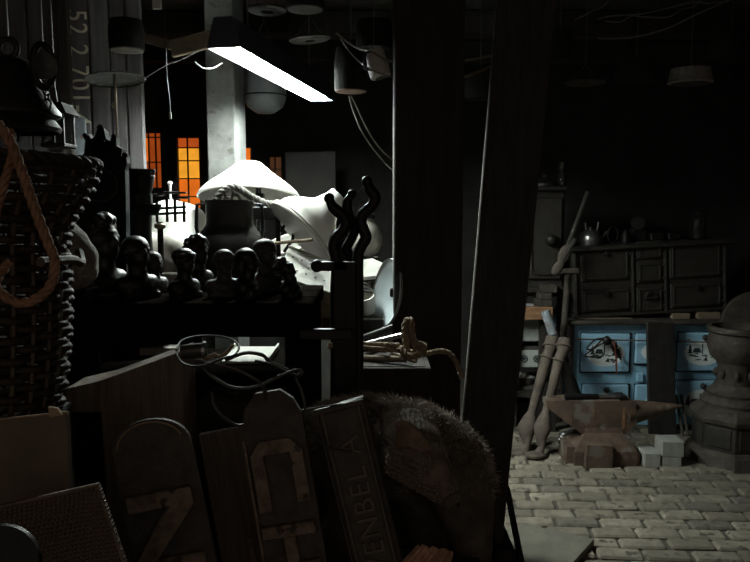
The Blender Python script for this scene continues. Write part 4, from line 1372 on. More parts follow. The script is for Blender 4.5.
for k in range(13):
    t = k / 12
    for s_ in (-1, 0, 1):
        c_ = P(402 + 36 * t, 434 + 4 * t + 24 * t * t + s_ * 9 * (1 - t) ** 0.7, eY - 0.016 * math.sin(PI * t))
        rr = (7.5 - 6.0 * t) * eY / F
        ear.ball(c_, (rr * 1.2, 0.006, rr), 10)
M_ear = mat('ear_hide', (0.24, 0.16, 0.11), (0.09, 0.06, 0.042), 40, 0.9, bump=0.8)
fuse(ear, 0.0045, M_ear, 'ear', an, 2)
sn = MB().lathe([(0, 0.002), (0.017, 0.0), (0.021, -0.006), (0.021, -0.016), (0.015, -0.022)], 20, axisM(P(455, 504, 1.545 + DY), (0.5, -0.35, -0.75)))
sn.build('snout_disc', M_fur_shaded, an, smooth=True)
for s in (-1, 1):
    MB().ball(P(455.5 + s * 2.6, 504.5, 1.538 + DY), (0.0035, 0.003, 0.005), 8).build('nostril', M_iron, an, smooth=True)
MB().ball(P(441, 470, 1.565 + DY), 0.0065, 12).build('eye', M_iron, an, smooth=True)
# bristles
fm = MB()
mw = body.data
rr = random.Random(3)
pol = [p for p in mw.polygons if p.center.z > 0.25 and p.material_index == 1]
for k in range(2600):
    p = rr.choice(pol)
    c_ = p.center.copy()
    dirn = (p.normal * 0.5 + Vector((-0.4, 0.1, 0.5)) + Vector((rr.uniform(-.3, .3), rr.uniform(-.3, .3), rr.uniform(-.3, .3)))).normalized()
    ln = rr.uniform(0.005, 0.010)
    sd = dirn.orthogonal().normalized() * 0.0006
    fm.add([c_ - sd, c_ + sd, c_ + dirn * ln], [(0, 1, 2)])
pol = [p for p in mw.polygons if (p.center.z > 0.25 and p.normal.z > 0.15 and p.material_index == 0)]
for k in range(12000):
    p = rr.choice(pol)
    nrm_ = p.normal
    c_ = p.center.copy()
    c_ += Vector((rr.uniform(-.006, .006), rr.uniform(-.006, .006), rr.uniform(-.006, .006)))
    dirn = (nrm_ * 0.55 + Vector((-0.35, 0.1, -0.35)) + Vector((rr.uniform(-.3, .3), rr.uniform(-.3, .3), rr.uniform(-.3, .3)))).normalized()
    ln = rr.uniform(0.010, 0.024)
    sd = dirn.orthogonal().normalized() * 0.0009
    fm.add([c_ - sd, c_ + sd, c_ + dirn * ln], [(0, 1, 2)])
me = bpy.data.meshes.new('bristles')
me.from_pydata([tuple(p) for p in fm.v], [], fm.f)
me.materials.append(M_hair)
fo = bpy.data.objects.new('bristles', me)
COL.objects.link(fo)
fo.parent = an
fo['kind'] = 'stuff'

# ================================================================== RIGHT SIDE: STOVES
YS = 4.80
def LX(px, Y=YS): return P(px, 340, Y).x
def LZ(py, Y=YS): return P(600, py, Y).z
bx0, bx1 = LX(571), LX(752)
ztop = LZ(323)
bs = thing('enamel_range', 'old blue enamel kitchen range with painted oval door pictures behind the anvil', 'stove', ((bx0 + bx1) / 2, YS, 0))
MB().box(((bx0 + bx1) / 2, YS + 0.25, ztop / 2 + 0.04), (bx1 - bx0, 0.50, ztop - 0.08), bev=0.006).build('stove_body', M_blue_d, bs)
for xx in (bx0 + 0.04, bx1 - 0.04):
    for yy in (YS + 0.05, YS + 0.45):
        MB().box((xx, yy, 0.045), (0.06, 0.06, 0.09)).build('foot', M_cast, bs)
MB().box((bx0 - 0.004, YS - 0.004, ztop / 2 + 0.04), (0.04, 0.03, ztop - 0.08)).build('corner_post', M_stoveblack, bs)
MB().box(((bx0 + bx1) / 2 - 0.01, YS + 0.22, ztop + 0.012), (bx1 - bx0 + 0.06, 0.60, 0.026), bev=0.006).build('top_plate', M_cast, bs)
def scene_print(mb, cx, cz, y, w_, h_, seed):
    """little winter landscape printed in dark enamel"""
    r2 = random.Random(seed)
    def fir(x, z, s):
        for k in range(3):
            zz = z + s * 0.28 * k
            ww = s * (0.30 - 0.07 * k)
            mb.prism([(x - ww, zz), (x + ww, zz), (x, zz + s * 0.42)], y - 0.0006, y)
    fir(cx + w_ * 0.26, cz - h_ * 0.10, h_ * 0.55)
    fir(cx + w_ * 0.34, cz - h_ * 0.18, h_ * 0.40)
    fir(cx - w_ * 0.34, cz - h_ * 0.05, h_ * 0.34)
    # house with roof
    hx, hz = cx - w_ * 0.16, cz - h_ * 0.02
    mb.prism([(hx - w_ * 0.12, hz), (hx + w_ * 0.10, hz), (hx + w_ * 0.06, hz + h_ * 0.16), (hx - w_ * 0.08, hz + h_ * 0.16)], y - 0.0006, y)
    mb.prism([(hx + w_ * 0.11, hz - h_ * .04), (hx + w_ * 0.14, hz - h_ * .04), (hx + w_ * 0.14, hz + h_ * 0.34), (hx + w_ * 0.11, hz + h_ * 0.3)], y - 0.0006, y)
    for k in range(9):
        x = cx + r2.uniform(-0.34, 0.34) * w_
        z = cz + r2.uniform(-0.30, -0.08) * h_
        l = r2.uniform(0.04, 0.11) * w_
        mb.prism([(x - l, z), (x + l, z + h_ * 0.01), (x + l * 0.4, z + h_ * 0.05), (x - l * 0.3, z + h_ * 0.045)], y - 0.0006, y)
    x = cx + w_ * 0.02
    mb.prism([(x - w_ * 0.03, cz - h_ * 0.30), (x + w_ * 0.09, cz - h_ * 0.32), (x + w_ * 0.05, cz - h_ * 0.16)], y - 0.0006, y)
def blue_door(px0, px1, py0, py1, seed, small=False):
    x0, x1, z1, z0 = LX(px0), LX(px1), LZ(py0), LZ(py1)
    w_, h_ = x1 - x0, z1 - z0
    cx, cz = (x0 + x1) / 2, (z0 + z1) / 2
    MB().box((cx + 0.008, YS - 0.004, cz - 0.004), (w_ + 0.022, 0.010, h_ + 0.016), bev=0.002).build('door_frame', M_stoveblack, bs)
    dr = MB().box((cx, YS - 0.018, cz), (w_, 0.030, h_), bev=0.010).build('door', M_blue, bs)
    def kid(mb, nm, m):
        o = mb.build(nm, m, None)
        o.location = Vector(o.location) - bs.location
        o.parent = dr
        return o
    if not small:
        ov = MB()
        n = 40
        ov.prism([(cx + 0.39 * w_ * math.cos(2 * PI * k / n), cz - 0.02 * h_ + 0.33 * h_ * math.sin(2 * PI * k / n)) for k in range(n)], YS - 0.0342, YS - 0.033)
        kid(ov, 'oval_picture', M_paintwhite)
        sp = MB()
        scene_print(sp, cx, cz, YS - 0.0342, w_ * 0.8, h_ * 0.74, seed)
        kid(sp, 'printed_landscape', M_paintdark)
        kb = MB().ball((cx, YS - 0.05, z1 - 0.03), (0.020, 0.022, 0.020), 14)
        kid(kb, 'knob', M_stoveblack)
    else:
        ov = MB()
        n = 28
        ov.prism([(cx + 0.34 * w_ * math.cos(2 * PI * k / n), cz - 0.1 * h_ + 0.28 * h_ * math.sin(2 * PI * k / n)) for k in range(n)], YS - 0.0342, YS - 0.033)
        kid(ov, 'oval_picture', M_paintwhite)
        kid(MB().ball((cx, YS - 0.045, cz + 0.05), (0.022, 0.02, 0.03), 12), 'knob', M_stoveblack)
blue_door(580.5, 628.5, 333, 371, 1)
blue_door(634.5, 668, 333, 363, 2, True)
blue_door(677, 727, 332, 370, 3)
blue_door(583, 629, 384, 424, 4)
blue_door(636, 668, 384, 424, 5, True)
blue_door(677, 727, 380, 424, 6)
MB().box((LX(640.5), YS - 0.012, LZ(377)), (0.045, 0.03, 0.06), bev=0.006).build('small_hatch', M_blue, bs)
MB().tube([P(569, 339, YS - 0.07), P(745, 343, YS - 0.07)], 0.005, 8).build('towel_rail', M_rust, bs)
for px in (573, 690):
    q = P(px, 340, YS - 0.07)
    MB().tube([q, q + Vector((0, 0.075, 0))], 0.004, 6).build('rail_bracket', M_rust, bs)
# bundle hanging on the rail
hb = thing('hanging_bundle', 'tangled wire hooks and a red tassel hanging from the stove rail', 'hooks', P(605, 341, YS - 0.075))
MB().ball(P(607, 341, YS - 0.085), (0.03, 0.02, 0.03)).build('wire_ball', M_iron, hb, smooth=True)
MB().tube(cr_curve([P(606, 338, YS - .09), P(595, 340, YS - .09), P(587, 348, YS - .09), P(592, 349, YS - .09), P(602, 340, YS - .09)], 6), 0.006, 6).build('wire_hook', M_iron, hb, smooth=True)
MB().tube(cr_curve([P(604, 342, YS - .09), P(592, 350, YS - .09), P(585, 356, YS - .09), P(600, 357, YS - .09), P(604, 354, YS - .09)], 6), 0.005, 6).build('wire_hook', M_iron, hb, smooth=True)
MB().tube(cr_curve([P(609, 341, YS - .09), P(615, 350, YS - .09), P(621, 360, YS - .09)], 6), 0.006, 6).build('wire_hook', M_iron, hb, smooth=True)
MB().tube([P(614, 341, YS - .09), P(616, 357, YS - .09), P(616.5, 374, YS - .09)], 0.006, 6).build('tassel', M_red, hb, smooth=True)
MB().tube([P(611, 346, YS - .09), P(617, 358, YS - .09), P(613, 363, YS - .09)], 0.005, 6).build('wire_hook', M_iron, hb, smooth=True)

# black cast stove standing askew on wooden shims on top of it
zk = ztop + 0.025
kx0, kx1 = LX(575), LX(728)
xm = (kx0 + kx1) / 2
m_ = YS / F
TILT = 3.2
lift = 0.030
ks = thing('black_stove', 'black cast-iron stove with many doors standing askew on top of the blue range', 'stove', (xm, YS + 0.02, zk + lift), (0, R(-TILT), 0))
Wk, Hk = kx1 - kx0, 0.455
def kl(px, py):
    """photo pixel -> stove local x,z with the tilt taken out"""
    q = P(px, py, YS) - Vector((xm, YS, zk + lift))
    t = R(TILT)
    return (q.x * math.cos(t) + q.z * math.sin(t), -q.x * math.sin(t) + q.z * math.cos(t))
MB().box((0, 0.24, Hk / 2), (Wk, 0.44, Hk), bev=0.005).build('stove_body', M_stoveblack, ks, world=False)
MB().box((0.01, 0.22, Hk + 0.012), (Wk + 0.07, 0.52, 0.024), bev=0.007).build('top_plate', M_stoveblack, ks, world=False)
MB().box((0, 0.235, 0.012), (Wk + 0.03, 0.47, 0.024), bev=0.005).build('base_plate', M_stoveblack, ks, world=False)
for px in (577, 634.5, 667.5, 727):
    x = kl(px, 280)[0]
    MB().tube([Vector((x, 0.012, 0.02)), Vector((x, 0.012, Hk))], 0.013, 10).build('pilaster', M_stoveblack, ks, world=False, smooth=True)
def kdoor(px0, py0, px1, py1, knob=True, arch=False):
    a = kl((px0 + px1) / 2, (py0 + py1) / 2)
    w_, h_ = (px1 - px0) * m_, (py1 - py0) * m_
    dr = MB().box((0, 0, 0), (w_, 0.024, h_), bev=0.006)
    o = dr.mesh('door', M_stoveblack)
    ob = bpy.data.objects.new('door', o)
    COL.objects.link(ob)
    ob.parent = ks
    ob.location = (a[0], 0.012, a[1])
    def kid(mb, nm, m, sm=False):
        k = mb.build(nm, m, ob, world=False, smooth=sm)
        return k
    t = 0.012
    fr = MB()
    for s in (-1, 1):
        fr.box((s * (w_ / 2 - 0.02), -0.014, 0), (t, 0.012, h_ - 0.025), bev=0.003)
        fr.box((0, -0.014, s * (h_ / 2 - 0.018)), (w_ - 0.03, 0.012, t), bev=0.003)
    kid(fr, 'door_moulding', M_stoveblack)
    if knob:
        kid(MB().lathe([(0, 0.03), (0.014, 0.028), (0.018, 0.018), (0.008, 0.008), (0.007, 0.0)], 14, axisM((0, -0.012, h_ / 2 - 0.030), (0, -1, 0))), 'knob', M_iron_grey, True)
    if arch:
        kid(MB().tube([Vector((0.035 * math.cos(u), -0.03, 0.035 * math.sin(u) + 0.02)) for u in [PI * k / 10 for k in range(11)]], 0.007, 8), 'arched_handle', M_iron_grey, True)
        kid(MB().box((0, -0.03, 0.015), (0.09, 0.03, 0.010), bev=0.003), 'handle_ledge', M_iron_grey)
    for s in (-1, 1):
        kid(MB().ball((w_ / 2 + 0.004, -0.006, s * h_ * 0.3), (0.008, 0.010, 0.014), 10), 'hinge', M_stoveblack, True)
kdoor(582, 249, 631, 281)
kdoor(583, 289, 632, 312)
kdoor(638, 241, 664, 259, knob=True)
kdoor(638, 262, 664, 283, knob=False)
kdoor(638, 287, 665, 313, knob=False, arch=True)
kdoor(671, 240, 723, 278)
kdoor(672, 283, 724, 308)
shim = []
def shim_box(px0, px1, z0, h_, lab, m=M_palewood):
    x0, x1 = LX(px0), LX(px1)
    o = MB().box(((x0 + x1) / 2, YS + 0.12, z0 + h_ / 2), (x1 - x0, 0.22, h_), bev=0.003).build('wooden_shim', m)
    tag(o, lab, 'shim', 'wooden shims between the two stoves')
def under(px):
    x = LX(px) - xm
    return zk + lift + x * math.tan(R(TILT)) - 0.0
shim_box(578, 632, zk, max(0.006, under(580) - zk - 0.001), 'long thin shim under the low end of the black stove')
shim_box(672, 690, zk, under(673) - zk - 0.001, 'narrow shim under the middle of the black stove')
shim_box(698, 720, zk, under(699) - zk - 0.001, 'thick pale shim under the raised end of the black stove')

# things on top of the black stove: local frame helper
zt2 = zk + lift + Hk + 0.024
def on_top(px, dy=0.22):
    q = P(px, 230, YS + dy)
    x = (q.x - xm)
    return Vector((q.x, YS + dy, zk + lift + (Hk + 0.025) / math.cos(R(TILT)) + x * math.tan(R(TILT))))
tilt_e = (0, R(-TILT), 0)
kt = thing('metal_kettle', 'small dull metal kettle with a raised handle at the low end of the black stove', 'kettle', on_top(591), tilt_e)
MB().lathe([(0, 0), (0.072, 0), (0.076, 0.01), (0.076, 0.055), (0.066, 0.082), (0.045, 0.098), (0.02, 0.105), (0.008, 0.108), (0.012, 0.122), (0, 0.126)], 28).build('kettle_body', M_steel, kt, world=False, smooth=True, angle=60)
MB().ring((0, 0, 0.035), 0.077, 0.003, (0, 0, 1), 28, 6).build('band', M_steel, kt, world=False, smooth=True)
for s in (-0.03, 0.045):
    MB().tube([Vector((s, 0, 0.09)), Vector((s * 1.2 + 0.005, 0, 0.155))], 0.005, 8).build('handle_arm', M_steel, kt, world=False, smooth=True)
MB().tube([Vector((0.06, 0, 0.03)), Vector((0.095, 0, 0.06)), Vector((0.115, 0, 0.085))], [0.016, 0.011, 0.008], 10).build('spout', M_steel, kt, world=False, smooth=True)
q = on_top(613)
tag(MB().ring(q + Vector((0, 0, 0.062)), 0.055, 0.005, (0.3, -1, 0), 28, 8, sx=0.75).build('iron_ring', M_iron_grey, smooth=True), 'thin iron ring standing upright beside the metal kettle', 'ring')
q = on_top(626)
tag(MB().lathe([(0, 0), (0.03, 0), (0.034, 0.03), (0.024, 0.07), (0.012, 0.09), (0, 0.092)], 16, Matrix.Translation(q)).build('iron_weight', M_iron, smooth=True), 'dark iron weight beside the upright ring on the black stove', 'weight')
q = on_top(638, 0.26)
fn = thing('iron_funnel', 'round-mouthed iron funnel lying on the black stove', 'funnel', q)
MB().lathe([(0.046, 0.0), (0.050, 0.004), (0.044, 0.01), (0.02, 0.06), (0.014, 0.11), (0.012, 0.11), (0.018, 0.06), (0.040, 0.006)], 24, axisM((0, 0, 0.13), (0.2, 0.85, -0.35))).build('cone', M_iron_grey, fn, world=False, smooth=True)
MB().box((0.02, 0.06, 0.045), (0.10, 0.09, 0.09), bev=0.008).build('block_foot', M_iron, fn, world=False)
for i, (px, w_, h_) in enumerate(((655, 0.10, 0.06), (672, 0.09, 0.05))):
    q = on_top(px, 0.3)
    o = MB().box((0, 0, h_ / 2), (w_, 0.12, h_), bev=0.01).build('iron_box', M_iron)
    o.location = q
    o.rotation_euler = tilt_e
    tag(o, ('larger', 'smaller')[i] + ' black iron box on the stove top between funnel and glass jar', 'box')
jr = thing('glass_jar', 'tall clear glass jar standing at the raised end of the black stove', 'jar', on_top(697, 0.16), tilt_e)
MB().lathe([(0, 0), (0.058, 0), (0.064, 0.008), (0.064, 0.165), (0.055, 0.185), (0.050, 0.19), (0.050, 0.20), (0.046, 0.20), (0.046, 0.188), (0.058, 0.165), (0.058, 0.012), (0, 0.008)], 32).build('jar_body', M_glass, jr, world=False, smooth=True, angle=50)
MB().ring((0, 0, 0.198), 0.050, 0.004, (0, 0, 1), 28, 6).build('jar_rim', M_glass, jr, world=False, smooth=True)

# dark plank leaning on the range
p0, p1 = P(660, 322, YS - 0.10), P(660, 480, YS - 0.20)
p1.z = 0
Lp = (p0 - p1).length
Mx = axisM(p1, p0 - p1, (0, -1, 0))
x0, x1 = LX(646.5, YS - 0.1), LX(674, YS - 0.1)
mb = MB().box((0, 0, Lp / 2), (x1 - x0, 0.025, Lp), Mx, bev=0.006)
tag(mb.build('iron_plank', M_iron_grey), 'dark flat plank leaning upright against the middle of the blue range', 'plank')
# small pieces left of / on the plank: thin stakes behind
for px, lab in ((676, 'thin grey stake leaning beside the dark plank'), (681, 'slim leaning stake between the dark plank and the urn stove')):
    tag(MB().tube([Vector((P(px + 6, 460, 4.56).x, 4.56, 0)), P(px, 395, YS - 0.05)], 0.009, 8).build('stake', M_cast), lab, 'stake')

# ------------------------------------------------------------------ oven on a rack at the left
YO = 4.86
ox0, ox1 = P(525, 240, YO).x, P(564, 240, YO).x
oz0, oz1 = P(550, 292, YO).z, P(550, 190, YO).z
ov = thing('iron_oven', 'black iron oven with one rounded door and a ball knob behind the leaning brace', 'oven', ((ox0 + ox1) / 2, YO + 0.2, oz0))
MB().box(((ox0 + ox1) / 2, YO + 0.2, (oz0 + oz1) / 2), (ox1 - ox0, 0.4, oz1 - oz0), bev=0.008).build('oven_body', M_stoveblack, ov)
MB().box(((ox0 + ox1) / 2, YO + 0.18, oz1 + 0.01), (ox1 - ox0 + 0.01, 0.46, 0.03), bev=0.008).build('top_plate', M_stoveblack, ov)
MB().box(((ox0 + ox1) / 2 - 0.03, YO + 0.17, oz0 + 0.02), (ox1 - ox0 + 0.06, 0.48, 0.04), bev=0.008).build('base_plate', M_stoveblack, ov)
dr = MB().box(((ox0 + ox1) / 2, YO - 0.012, (oz0 + oz1) / 2 + 0.02), (ox1 - ox0 - 0.04, 0.03, oz1 - oz0 - 0.14), bev=0.012).build('door', M_stoveblack, ov)
MB().tube(cr_curve([P(531, 205, YO - .03), P(531, 262, YO - .03), P(533, 272, YO - .03), P(545, 274, YO - .03), P(570, 272, YO - .03)], 5), 0.012, 8).build('door_rim', M_stoveblack, ov, smooth=True)
kb = MB().ball(P(551, 240, YO - 0.06), 0.040, 16)
o = kb.build('knob', M_iron_grey, ov, smooth=True)
# rack below the oven
rk = thing('rack', 'dark open rack crammed with iron under the black oven', 'rack', (P(540, 400, YO).x, YO + 0.2, 0))
rx0, rx1 = P(500, 400, YO).x, P(558, 400, YO).x
for py in (292.5, 346, 386, 421):
    z = P(540, py, YO).z
    MB().box(((rx0 + rx1) / 2, YO + 0.2, z - 0.014), (rx1 - rx0, 0.44, 0.026), bev=0.003).build('rack_shelf', M_timber_grey if py > 300 else M_timber, rk)
for xx in (rx0, rx1):
    for yy in (YO + 0.01, YO + 0.39):
        MB().box((xx, yy, (oz0 - 0.015) / 2), (0.04, 0.04, oz0 - 0.015)).build('upright', M_timber, rk)
# wooden box on stout legs with bricks
WY = 4.70
wx0, wx1 = P(512, 314, WY).x, P(553, 314, WY).x
z0, z1 = P(530, 320, WY).z, P(530, 307, WY).z
wb_ = thing('wooden_trestle', 'orange-brown wooden beam trestle beside the leaning brace', 'trestle', ((wx0 + wx1) / 2, WY + 0.06, 0))
MB().box(((wx0 + wx1) / 2, WY + 0.06, (z0 + z1) / 2), (wx1 - wx0, 0.12, z1 - z0), bev=0.004).build('beam', M_oak, wb_)
for xx in (wx0 + 0.03, wx1 - 0.04):
    MB().box((xx, WY + 0.09, z0 / 2), (0.05, 0.05, z0)).build('leg', M_timber, wb_)
for (px, zz, w_, h_, lab, m) in ((545, 0, 0.105, 0.045, 'bottom brick of the small stack on the orange-brown beam', M_cast), (546, 0.046, 0.085, 0.045, 'middle brick of the small stack on the orange-brown beam', M_cast), (550, 0.092, 0.10, 0.05, 'top brick of the small stack, under the black oven', M_cast)):
    q = P(px, 300, WY)
    tag(MB().box((q.x, WY + 0.06, z1 + 0.001 + zz + h_ / 2), (w_, 0.1, h_), bev=0.004).build('loose_brick', m), lab, 'brick')
q = P(529, 305, WY)
tag(MB().box((q.x, WY + 0.05, z1 + 0.008), (0.075, 0.05, 0.014), Matrix.Translation((0, 0, 0)), bev=0.003).build('blue_tin', M_bluegrey), 'flat blue-grey tin lying on the orange-brown beam', 'tin')
# tiles with rosettes
tl = thing('tile_panel', 'white tile panel with dark wheel rosettes beside the iron legs', 'tile', P(532, 366, 4.83))
for row, (pya, pyb) in enumerate(((326, 341), (350, 367))):
    for k in range(2):
        pa, pb = 518 + k * 12.5, 530 + k * 12.5
        a, b = P(pa, pya, 4.83), P(pb, pyb, 4.83)
        t_ = MB().box(((a.x + b.x) / 2, 4.83, (a.z + b.z) / 2), (b.x - a.x, 0.012, a.z - b.z), bev=0.002).build('tile', M_tile, tl)
        if row == 1:
            c = Vector(((a.x + b.x) / 2, 4.822, (a.z + b.z) / 2))
            rs = MB().ring(c, 0.022, 0.003, (0, 1, 0), 20, 6)
            for u in range(3):
                an_ = PI * u / 3
                rs.tube([c + Vector((math.cos(an_), 0, math.sin(an_))) * 0.022, c - Vector((math.cos(an_), 0, math.sin(an_))) * 0.022], 0.0028, 5)
            o = rs.build('rosette', M_paintdark, None)
            o.location = Vector(o.location) - tl.location
            o.parent = t_
# pans on the rack
zsh = P(540, 386, YO).z
pn = thing('iron_pan', 'rusty pan with white rags on the rack below the rosette tiles', 'pan', Vector((P(526, 386, YO).x, YO + 0.10, zsh)))
MB().lathe([(0, 0), (0.07, 0), (0.085, 0.05), (0.088, 0.05), (0.074, -0.002), (0, -0.002)], 24).build('pan_body', M_rust, pn, world=False, smooth=True)
rg = MB()
for k in range(7):
    rg.ball(Vector((jit(0.05), jit(0.05), 0.05 + jit(0.015))), (0.03, 0.025, 0.02), 10)
fuse(rg, 0.008, M_tile, 'rag', pn, 2, world=False)
for i, (px, py, r_, h_) in enumerate(((528, 346, .05, .07), (520, 421, .08, .12), (545, 421, .06, .14))):
    q = P(px, py, YO + 0.1); q.z = P(px, py, YO).z
    tag(MB().lathe([(0, 0), (r_ * .8, 0), (r_, h_ * .3), (r_, h_ * .9), (r_ * 1.05, h_), (r_ * .9, h_), (r_ * .85, h_ * .3), (0, h_ * .1)], 24, Matrix.Translation(q)).build('iron_pot', M_iron, smooth=True),
        ('small black pot on the rack shelf beside the tiles', 'wide black pot on the lowest rack shelf', 'tall black pot on the lowest rack shelf behind the iron legs')[i], 'pot')
# jars on the oven
q = Vector((P(561, 190, YO + 0.1).x, YO + 0.1, oz1 + 0.026))
tag(MB().lathe([(0, 0), (0.032, 0), (0.034, 0.01), (0.034, 0.07), (0.024, 0.10), (0.028, 0.165), (0.025, 0.165), (0.02, 0.10), (0.03, 0.07), (0.03, 0.01), (0, 0.006)], 24, Matrix.Translation(q)).build('lamp_chimney', M_glass, smooth=True, angle=50), 'clear glass lamp chimney on top of the black oven', 'glass')
q = Vector((P(545, 190, YO + 0.1).x, YO + 0.1, oz1 + 0.026))
tag(MB().lathe([(0, 0), (0.09, 0), (0.085, 0.02), (0.05, 0.05), (0.02, 0.06), (0.02, 0.075), (0, 0.08)], 24, Matrix.Translation(q)).build('pot_lid', M_iron_grey, smooth=True), 'dark domed pot lid lying on the black oven', 'lid')

# ------------------------------------------------------------------ leaning tools
def taper(pts, rads, name, m, label, cat, n=12):
    q = [Vector(p) for p in pts]
    c = cr_curve(q, 5)
    k = len(rads) - 1
    def rad(t):
        s = t * k
        i = min(int(s), k - 1)
        return rads[i] * (1 - s + i) + rads[i + 1] * (s - i)
    return MB().tube(c, rad, n)
# oar-like beam handle behind kettle
o = taper([P(566, 312, 4.50), P(572, 275, 4.6), P(579, 235, 4.70), P(587, 190, 4.80)], [.026, .026, .028, .03], '', None, '', '')
# long spade handle standing from floor to the stove top
sp = thing('spade', 'long-handled spade leaning against the blue range and black stove', 'spade', Vector((P(558, 440, 4.64).x, 4.64, 0)))
MB().tube([Vector((P(556, 430, 4.64).x, 4.64, 0.30)), P(564, 325, 4.70), P(568, 275, 4.71)], 0.021, 10).build('shaft', M_cast, sp, smooth=True)
MB().box(P(570, 271, 4.60), (0.12, 0.035, 0.035), bev=0.010).build('grip', M_cast, sp)
a = P(548, 350, 4.54)
MB().prism([(a.x - 0.03, 0.03), (a.x + 0.08, 0.0), (a.x + 0.10, 0.12), (a.x + 0.09, 0.34), (a.x - 0.04, 0.34), (a.x - 0.06, 0.14)], 4.635, 4.645).build('blade', M_iron_grey, sp)
M_paddle = mat('grey_brown_wood', (0.12, 0.10, 0.078), (0.06, 0.05, 0.04), 9, 0.8, bump=0.3)
# wooden paddle spoons hung by the oven
for (x0, y0, x1, y1, rr_, lab) in ((588, 192, 566, 250, 0.040, 'long wooden paddle leaning against the side of the black stove'), (575, 240, 560, 264, 0.032, 'short wooden ladle hanging below the long paddle')):
    yo_ = 0.0 if rr_ > 0.035 else -0.10
    a, b = P(x0, y0, 4.76 + yo_), P(x1, y1, 4.70 + yo_)
    t = thing('wooden_paddle', lab, 'paddle', b - Vector((0, 0, 0.05)))
    MB().tube([a, a.lerp(b, 0.5), b], [0.016, 0.014, 0.014], 10).build('handle', M_timber_grey, t, smooth=True)
    dd = (b - a).normalized()
    MB().ball(b + dd * 0.03, (rr_, 0.016, rr_ * 1.7), 16, Matrix.Rotation(math.atan2(-dd.x, -dd.z), 3, 'Y')).build('paddle_blade', M_paddle, t, smooth=True)
# heavy grey pipe leaning to the right
a, b = P(545, 311, 4.54), Vector((P(590, 430, 4.46).x, 4.46, 0.03))
pp = thing('iron_pipe', 'thick dark pipe leaning across behind the anvil, its pale top end on the trestle', 'pipe', b)
MB().tube([a.lerp(b, 0.18), b], 0.040, 14).build('pipe_body', M_iron_grey, pp, smooth=True)
MB().tube([a, a.lerp(b, 0.20)], 0.030, 14).build('pipe_end', M_bluegrey, pp, smooth=True)

def iron_leg(pts, label, Y0_, Y1_):
    n_ = len(pts)
    q = []
    for i, (x, y, r_) in enumerate(pts):
        Yq = Y0_ + (Y1_ - Y0_) * i / (n_ - 1)
        q.append((P(x, y, Yq), r_ * 0.86 * Yq / F))
    root = thing('cast_leg', label, 'furniture leg', Vector((q[-1][0].x, q[-1][0].y, 0)))  # each one is a cast furniture leg, not a baluster
    c = [p for p, r_ in q]
    MB().tube(c, [r_ for p, r_ in q], 14).build('shaft', M_castleg, root, smooth=True, angle=50)
    # ring collars
    for i in (1, 3):
        dd = (c[i + 1] - c[i - 1]).normalized()
        MB().ring(c[i], q[i][1] * 1.05, 0.008, dd, 20, 8).build('collar', M_castleg, root, smooth=True)
    # hoof
    e = c[-1]
    MB().ball(e + Vector((-0.03, -0.015, -0.002)), (0.062, 0.045, 0.024), 14).build('hoof', M_castleg, root, smooth=True)
    return root
M_castleg = mat('brown_cast_leg', (0.115, 0.09, 0.07), (0.045, 0.035, 0.028), 14, 0.8, bump=0.4)
iron_leg([(552.5, 337, 7.5), (551, 347, 9), (550, 350, 6.5), (547, 357, 7), (540, 383, 6.2), (532, 412, 5), (530, 418, 8), (527.5, 427, 11.5), (526.5, 435, 8.5), (527, 445, 4.2), (524, 452, 6.5)], 'brown cast-iron furniture leg with a hoof foot leaning next to the brace', 4.46, 4.24)
iron_leg([(565, 339, 8), (564, 347, 9), (562.5, 352, 6.5), (559, 360, 6.5), (552, 390, 5.6), (546, 412, 5), (544, 419, 7.5), (542.5, 428, 11), (541, 437, 7.5), (541.5, 447, 4), (539, 454, 6.5)], 'brown cast-iron furniture leg leaning next to the anvil, beside its twin', 4.35, 4.15)

# ------------------------------------------------------------------ anvil
AY = 4.15
an_x = P(612, 440, AY).x
av = thing('anvil', 'rusty two-horned anvil on stepped feet on the brick floor', 'anvil', (an_x, AY, 0))
def ap(px, py, Y=AY - 0.07): 
    q = P(px, py, Y); return (q.x, max(q.z, 0.0))
body = [ap(572, 401), (ap(632, 403)[0], ap(632, 402)[1]), ap(636, 403), ap(637, 424), ap(630, 431), ap(622, 437), ap(621, 444), ap(620, 452), ap(587, 452),  ap(586.5, 442), ap(583, 435), ap(573, 427)]
MB().prism(body, AY - 0.07, AY + 0.07).build('anvil_body', M_rust, av)
# square heel tapering to the left
h0 = [Vector((ap(573, 401)[0], s * 0.068 + AY, ap(573, z)[1])) for s, z in ((-1, 400.5), (1, 400.5), (1, 427), (-1, 427))]
h1 = [Vector((ap(547.5, 403)[0], s * 0.05 + AY, ap(548, z)[1])) for s, z in ((-1, 402), (1, 402), (1, 408), (-1, 408))]
MB().add(h0 + h1, [(0, 1, 2, 3), (7, 6, 5, 4)] + [(i, i + 4, (i + 1) % 4 + 4, (i + 1) % 4) for i in range(4)]).build('heel', M_rust, av)
# round horn to the right
c0, c1 = Vector((ap(630, 413)[0], AY, ap(634, 416)[1])), Vector((ap(688, 410)[0], AY, ap(688, 409)[1]))
MB().tube([c0, c0.lerp(c1, .35), c0.lerp(c1, .75), c1], [0.080, 0.056, 0.026, 0.005], 18).build('horn', M_rust, av, smooth=True, angle=60)
